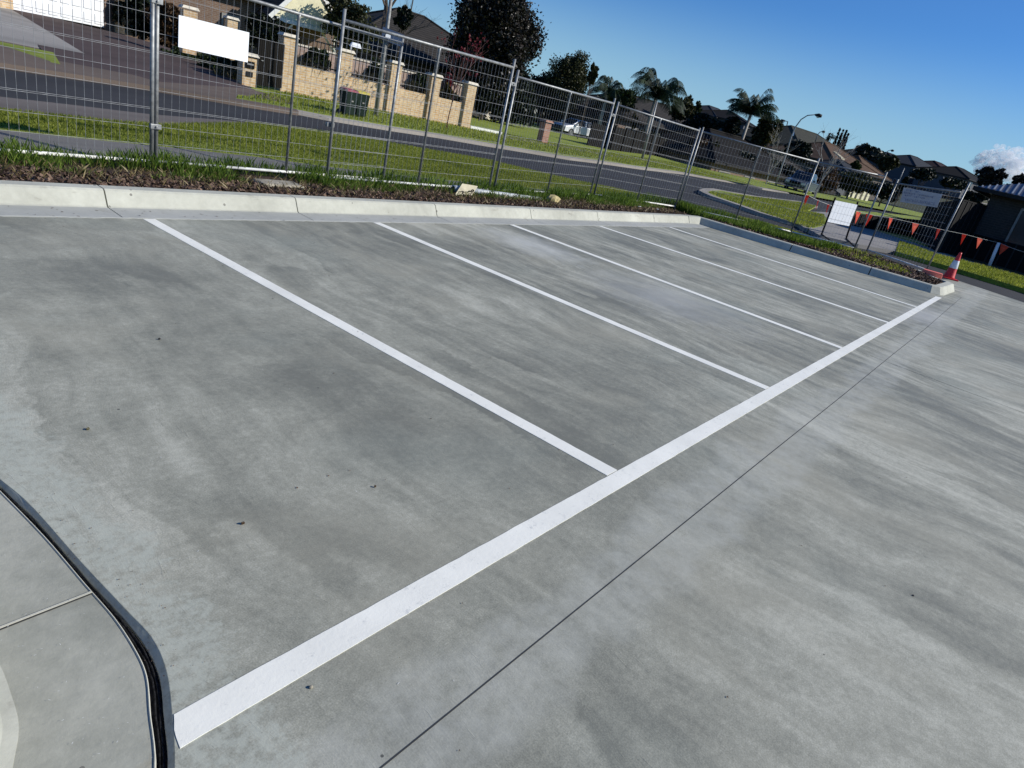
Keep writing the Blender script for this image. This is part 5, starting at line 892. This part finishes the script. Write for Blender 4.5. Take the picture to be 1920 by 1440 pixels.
q=P(1488,361,-.1); ut=vehicle('utility_truck','dark blue utility truck parked facing us beyond the road island','utility truck',(q[0]+2.6,q[1]+.3,-.1),R(3),'cardark','glass',[(-2.6,.35),(2.6,.4),(2.62,1.05),(.3,1.1),(-1.2,1.12),(-2.45,.98),(-2.62,.75)],((-1.25,.95,1.1),(-.65,.75,1.78)),(-1.6,1.65),.38,.92,(-2.6,.82,2.6))
obj('sports_bar',MB().tube([(1.0,-.75,1.1),(1.15,-.7,1.6),(1.15,.7,1.6),(1.0,.75,1.1)],.05,8),M['galv'],ut,local=True); obj('side_step',MB().box((-.1,-.98,.38),(1.7,.14,.06)).box((-.1,.98,.38),(1.7,.14,.06)),M['galv'],ut,local=True)
q=PD(1064,243,61); vehicle('white_car','white car parked in the shade under the trees','car',(q[0]+1.6,q[1]+.2,.0),R(-12),'carwhite','glass',[(-2.2,.3),(2.2,.3),(2.25,.8),(1.5,.95),(-1.2,.92),(-2.15,.72)],((-1.3,1.75,.92),(-.45,1.2,1.42)),(-1.35,1.35),.32,.87,(-2.18,.62,2.2))

# ================================================================= trees
tg='trees behind the houses and walls'
ptree('dark_tree','tall broad dark leaved tree right of the grey tiled roof','tree',930,70,172,240,47,56000,'fdark',101,k=18,size=.072)
ptree('dark_tree','bushy lower skirt of dark trees under the tallest tree','tree',948,178,150,110,49,9000,'fdeep',102,k=9,size=.09)
ptree('dark_shrub','broad dark shrub filling the gap between the tallest tree and the rounded olive tree','shrub',1022,172,74,90,67,7000,'fdeep',144,k=8,size=.08)
ptree('dark_shrub','low dark shrub under the short palm','shrub',1150,205,90,50,67,5000,'fdeep',145,k=8,size=.08)
ptree('round_tree','rounded dark olive tree just right of the tallest tree','tree',1066,146,100,116,66,15000,'folive',103,k=10,size=.06)
ptree('conifer','pointed light green conifer right of the rounded olive tree','tree',1112,142,22,50,57,2500,'folive',104,k=4,size=.07)
ptree('dark_shrub','deep shaded shrub below the rounded olive tree','shrub',1070,205,130,60,70,7000,'fdeep',105,k=8,size=.09)
ptree('dark_shrub','deep shaded shrub behind the white car','shrub',1130,232,110,50,66,6000,'fdeep',106,k=8,size=.09)
ptree('broadleaf_tree','dark broad leaved bush under the first palm','tree',1165,186,70,46,62,4000,'fgreen',107,k=6,size=.09)
ptree('broadleaf_tree','rounded dark tree right of the tall palm trunk','tree',1282,204,54,58,70,4200,'folive',108,k=6,size=.09)
ptree('columnar_tree','small upright green tree left of the skyline gable','tree',1308,206,16,38,76,1500,'fgreen',109,k=4,size=.09)
ptree('broadleaf_tree','dark tangled tree below the small upright tree','tree',1315,236,70,48,72,4500,'fdeep',110,k=6,size=.1)
ptree('broadleaf_tree','dark foliage at the left of the second palm trunk','tree',1372,236,50,40,72,3500,'fdeep',111,k=6,size=.1)
ptree('golden_tree','green tree with golden yellow patches right of the second palm','tree',1436,248,64,66,74,5000,'folive',112,k=8,size=.09)
ptree('golden_tree','small yellow leaved tree beside the lamp pole','tree',1445,254,26,34,73,900,'fyellow',113,k=4,size=.09)
ptree('dark_bush','dark bush behind the street lamp pole','tree',1496,282,64,44,84,4500,'fdeep',114,k=7,size=.1)
ptree('thin_tree','slender green climber growing by the house fence','tree',1186,232,18,60,66,1400,'folive',115,k=4,size=.08)
ptree('dark_bush','dark clump among the hill roofs','tree',1625,283,50,24,150,2400,'fdeep',116,k=6,size=.2)
ptree('dark_bush','dark spread of trees right of the smaller brown roof','tree',1648,296,54,24,140,2600,'fdeep',117,k=6,size=.2)
ptree('golden_tree','yellow green tree on the hillside before the grey two storey house','tree',1664,307,44,30,128,2600,'folive',118,k=6,size=.17)
ptree('dark_bush','small dark green tree by the blue grey roof','tree',1606,312,26,20,94,1500,'fgreen',119,k=4,size=.12)
ptree('dark_bush','shadowy trees in front of the maroon roofed house','tree',1730,326,60,24,130,2600,'fdeep',120,k=6,size=.17)
ptree('dark_bush','shadowy trees below the carport house','tree',1790,345,60,22,120,2400,'fdeep',121,k=6,size=.17)
ptree('roadside_tree','dark rounded tree behind the ribbed metal roof','tree',1855,337,60,50,66,5200,'fdark',122,k=9,size=.075)
ptree('roadside_tree','dark small tree at the right edge above the metal roof','tree',1912,338,36,26,66,2600,'fdark',123,k=6,size=.07)
ptree('dark_bush','deep dark foliage left of the ribbed metal roof','tree',1822,372,50,32,56,4200,'fdeep',124,k=7,size=.11)
ptree('roadside_tree','dark trees behind the road at the far right','tree',1885,358,70,24,66,2500,'fdeep',125,k=6,size=.12)
ptree('dark_bush','dark hedge behind the road by the white posts','hedge',1225,272,100,44,66,5500,'fdeep',126,k=8,size=.09)
ptree('brown_bush','reddish brown bush beside the white posts','shrub',1312,274,56,46,64,3600,'fbrown',127,k=6,size=.08)
ptree('dark_bush','green hedge column right of the reddish bush','shrub',1336,286,24,54,64,2200,'folive',128,k=4,size=.08)
ptree('dark_bush','dark hedge in front of the second palm house','hedge',1385,302,90,44,68,5200,'fdeep',129,k=8,size=.09)
ptree('dark_bush','dark hedge behind the parked utility truck','hedge',1455,322,100,46,72,5200,'fdeep',130,k=8,size=.1)
ptree('dark_bush','brown tinged hedge right of the parked utility truck','hedge',1540,334,80,46,78,4500,'fbrown',131,k=8,size=.1)
ptree('dark_bush','olive hedge left of the cream slatted fence','hedge',1600,342,80,40,84,4500,'folive',132,k=8,size=.11)
ptree('dark_bush','deep green hedge right of the cream slatted fence','hedge',1660,358,76,34,84,3800,'fdeep',133,k=8,size=.11)
ptree('dark_conifer','narrow dark conifer standing at the roadside right of the fence posts','tree',1692,350,14,50,70,1500,'fdeep',134,k=5,size=.1)
ptree('dark_shrub','shadowy shrub mass on the lawn behind the white pillars','shrub',1000,216,90,40,68,5200,'fdeep',135,k=7,size=.09)
ptree('dark_shrub','shaded shrub between the cream wall and the dark tree','shrub',905,188,50,52,45,4200,'fdeep',136,k=6,size=.08)
ptree('dark_shrub','deep shade shrub in front of the portico house','shrub',500,62,90,80,38,6000,'fdeep',137,k=8,size=.08)
ptree('dark_tree','black tree added over the dark recess between the garage and the first white fence posts','tree',262,22,86,120,40,7500,'fdeep',143,k=8,size=.08)  # tree added so the shaded recess beside the garage reads black
ptree('dark_shrub','shaded reddish climber behind the blank white sign','shrub',325,52,90,90,39,5600,'fbrown',138,k=7,size=.07)
ptree('olive_tree','sparse olive brown tree above the cream wall piers','tree',655,48,150,90,40,4200,'folive',139,k=9,size=.06)
ptree('olive_tree','dark weeping tree left of the street pole','tree',612,2,70,80,50,2600,'fdeep',140,k=7,size=.07)
ptree('conifer','small dark conifer at the left end of the grey tiled ridge','tree',757,32,44,44,41,1800,'fdeep',141,k=5,size=.07)
ptree('roadside_tree','tall shaded tree mass above the portico house','tree',480,-20,120,110,50,4000,'fdeep',142,k=8,size=.09)
for i,(a,l) in enumerate(((1551,'leftmost dark cypress of the skyline row'),(1565,'broad second cypress of the skyline row'),(1571,'third cypress of the skyline row'),(1577,'fourth and tallest cypress of the skyline row'),(1582,'rightmost leaning cypress of the skyline row'))):
    dy=(a-1551)*.30; c=PD(a,264+dy,165); hh_=(1.6,3.1,3.0,3.2,2.6)[i]; t0=c-np.array([0,0,.2]); bl=[(c[0],c[1],c[2]-hh_*.7+hh_*1.5*j/6,(.34-.035*j)*1.25,(.34-.035*j)*1.25,hh_*.2) for j in range(7)]
    tree('cypress',l,'tree',(c[0],c[1],c[2]-hh_-2.5),bl,2600,.12,M['fcypress'],'cypress row on the skyline',seed=150+i,crad=.1,r0=.12)
palm('tall palm with drooping fronds, the largest against the sky',1231,180,64,3.5,201,.17,30)
palm('short palm with arching fronds right of the pale conifer',1141,170,62,2.4,202,.15,20,2.5)
palm('second tall palm standing left of the curved street lamp',1409,211,72,3.2,203,.17,36,1.65)
palm('small feathery palm top among hill roofs',1559,258,150,1.3,204,.10,14)
spiky('banana_plant','broad leaved banana plant against the sky left of the tall palm','plant',tuple(PD(1190,182,61)),(.6,.3),70,1.9,'fpalm',205,None,droop=.5)
c=PD(690,110,46); bare('bare_tree','large leafless tree with fine branches reaching right over the roof','tree',(c[0],c[1],.0),11.5,11,'bark',.16,.62,5,None,None,3,(.22,-.12))
q=P(1527,371,.02); bare('street_tree','bare young street tree with pale trunk right of the utility truck','tree',tuple(q),4.6,12,'palebark',.07,.5,4,None,'bare street trees',3)
q=P(1281,298,.02); bare('street_tree','bare young street tree by the white posts','tree',tuple(q),4.4,13,'palebark',.06,.5,4,None,'bare street trees',3)
q=P(1436,346,.02); bare('street_tree','bare young street tree left of the curved street lamp','tree',tuple(q),4.4,14,'palebark',.06,.5,4,None,'bare street trees',3)
q=P(1374,322,.02); bare('street_tree','thin bare street tree between the first two fence posts past the corner','tree',tuple(q),3.8,15,'palebark',.05,.5,3,None,'bare street trees',3)

# boundary fences behind the far footpath
def boundary(label,pts,h,mat='dark'):
    q=[P(a,b,.03) for a,b in pts]; t=thing('boundary_fence',label,'fence',tuple(q[0]),0,'dark boundary fences of the far houses'); mb=MB()
    for a,b in zip(q[:-1],q[1:]):
        mb.beam((a[0],a[1],h/2),(b[0],b[1],h/2),.06,h); n=max(1,int(np.linalg.norm(b-a)/2.4))
        for i in range(n+1): p=a+(b-a)*i/n; obj('post',MB().box((p[0],p[1]-.06,h/2+.04),(.1,.1,h+.1)),M['dark'],t)
    obj('boarding',mb,M[mat],t)
boundary('dark timber boundary fence beside the white car',[(1100,272),(1140,280)],1.5)
boundary('long dark timber boundary fence behind the white posts',[(1142,281),(1240,294),(1320,306)],1.6,'dark')
boundary('brown timber boundary fence behind the bare street trees',[(1322,307),(1400,324),(1450,336)],1.6,'dark')
boundary('dark boundary fence running behind the parked truck to the cream slats',[(1452,337),(1530,354),(1585,362)],1.6,'dark')
boundary('dark boundary fence right of the cream slats',[(1616,368),(1660,374),(1710,382)],1.5,'dark')

# ================================================================= cloud
def cloud():
    rng=np.random.default_rng(3); D0=1800.; vs=[];fs=[]
    puffs=[(1830,305,9),(1840,296,11),(1850,290,10),(1862,290,12),(1875,287,12),(1888,292,13),(1900,287,12),(1912,295,12),(1922,305,14),(1845,308,13),(1860,305,16),(1880,308,18),(1900,310,18),(1915,322,16),(1870,322,15),(1850,322,14),(1893,330,14),(1835,318,10),(1935,330,20),(1950,350,22),(1920,340,18)]
    for (a,b,r) in list(puffs):
        for k in range(5): puffs.append((a+rng.normal()*r*.55,b+rng.normal()*r*.5,r*rng.uniform(.25,.5)))
    n1,n2=14,22
    for (a,b,r) in puffs:
        c=PD(a,b,D0+rng.uniform(-30,30)); s=np.dot(c-CAM,AF)/FPX*r; o=len(vs); ph=rng.uniform(0,6,6)
        for i in range(n1+1):
            th=math.pi*i/n1
            for k in range(n2):
                f=2*math.pi*k/n2; q=s*(1+.07*math.sin(3*f+ph[0]+2*th)+.06*math.sin(5*th+ph[1]+3*f)+.05*math.sin(9*f+ph[2])*math.sin(7*th)); vs.append((c[0]+q*math.sin(th)*math.cos(f),c[1]+q*math.sin(th)*math.sin(f),c[2]+q*math.cos(th)*.85))
        for i in range(n1):
            for k in range(n2): fs.append((o+i*n2+k,o+(i+1)*n2+k,o+(i+1)*n2+(k+1)%n2,o+i*n2+(k+1)%n2))
    o=obj('cloud',MB().add(vs,fs),M['cloud'],smooth=True); setting(o)
cloud()
print('objects',len(bpy.data.objects))
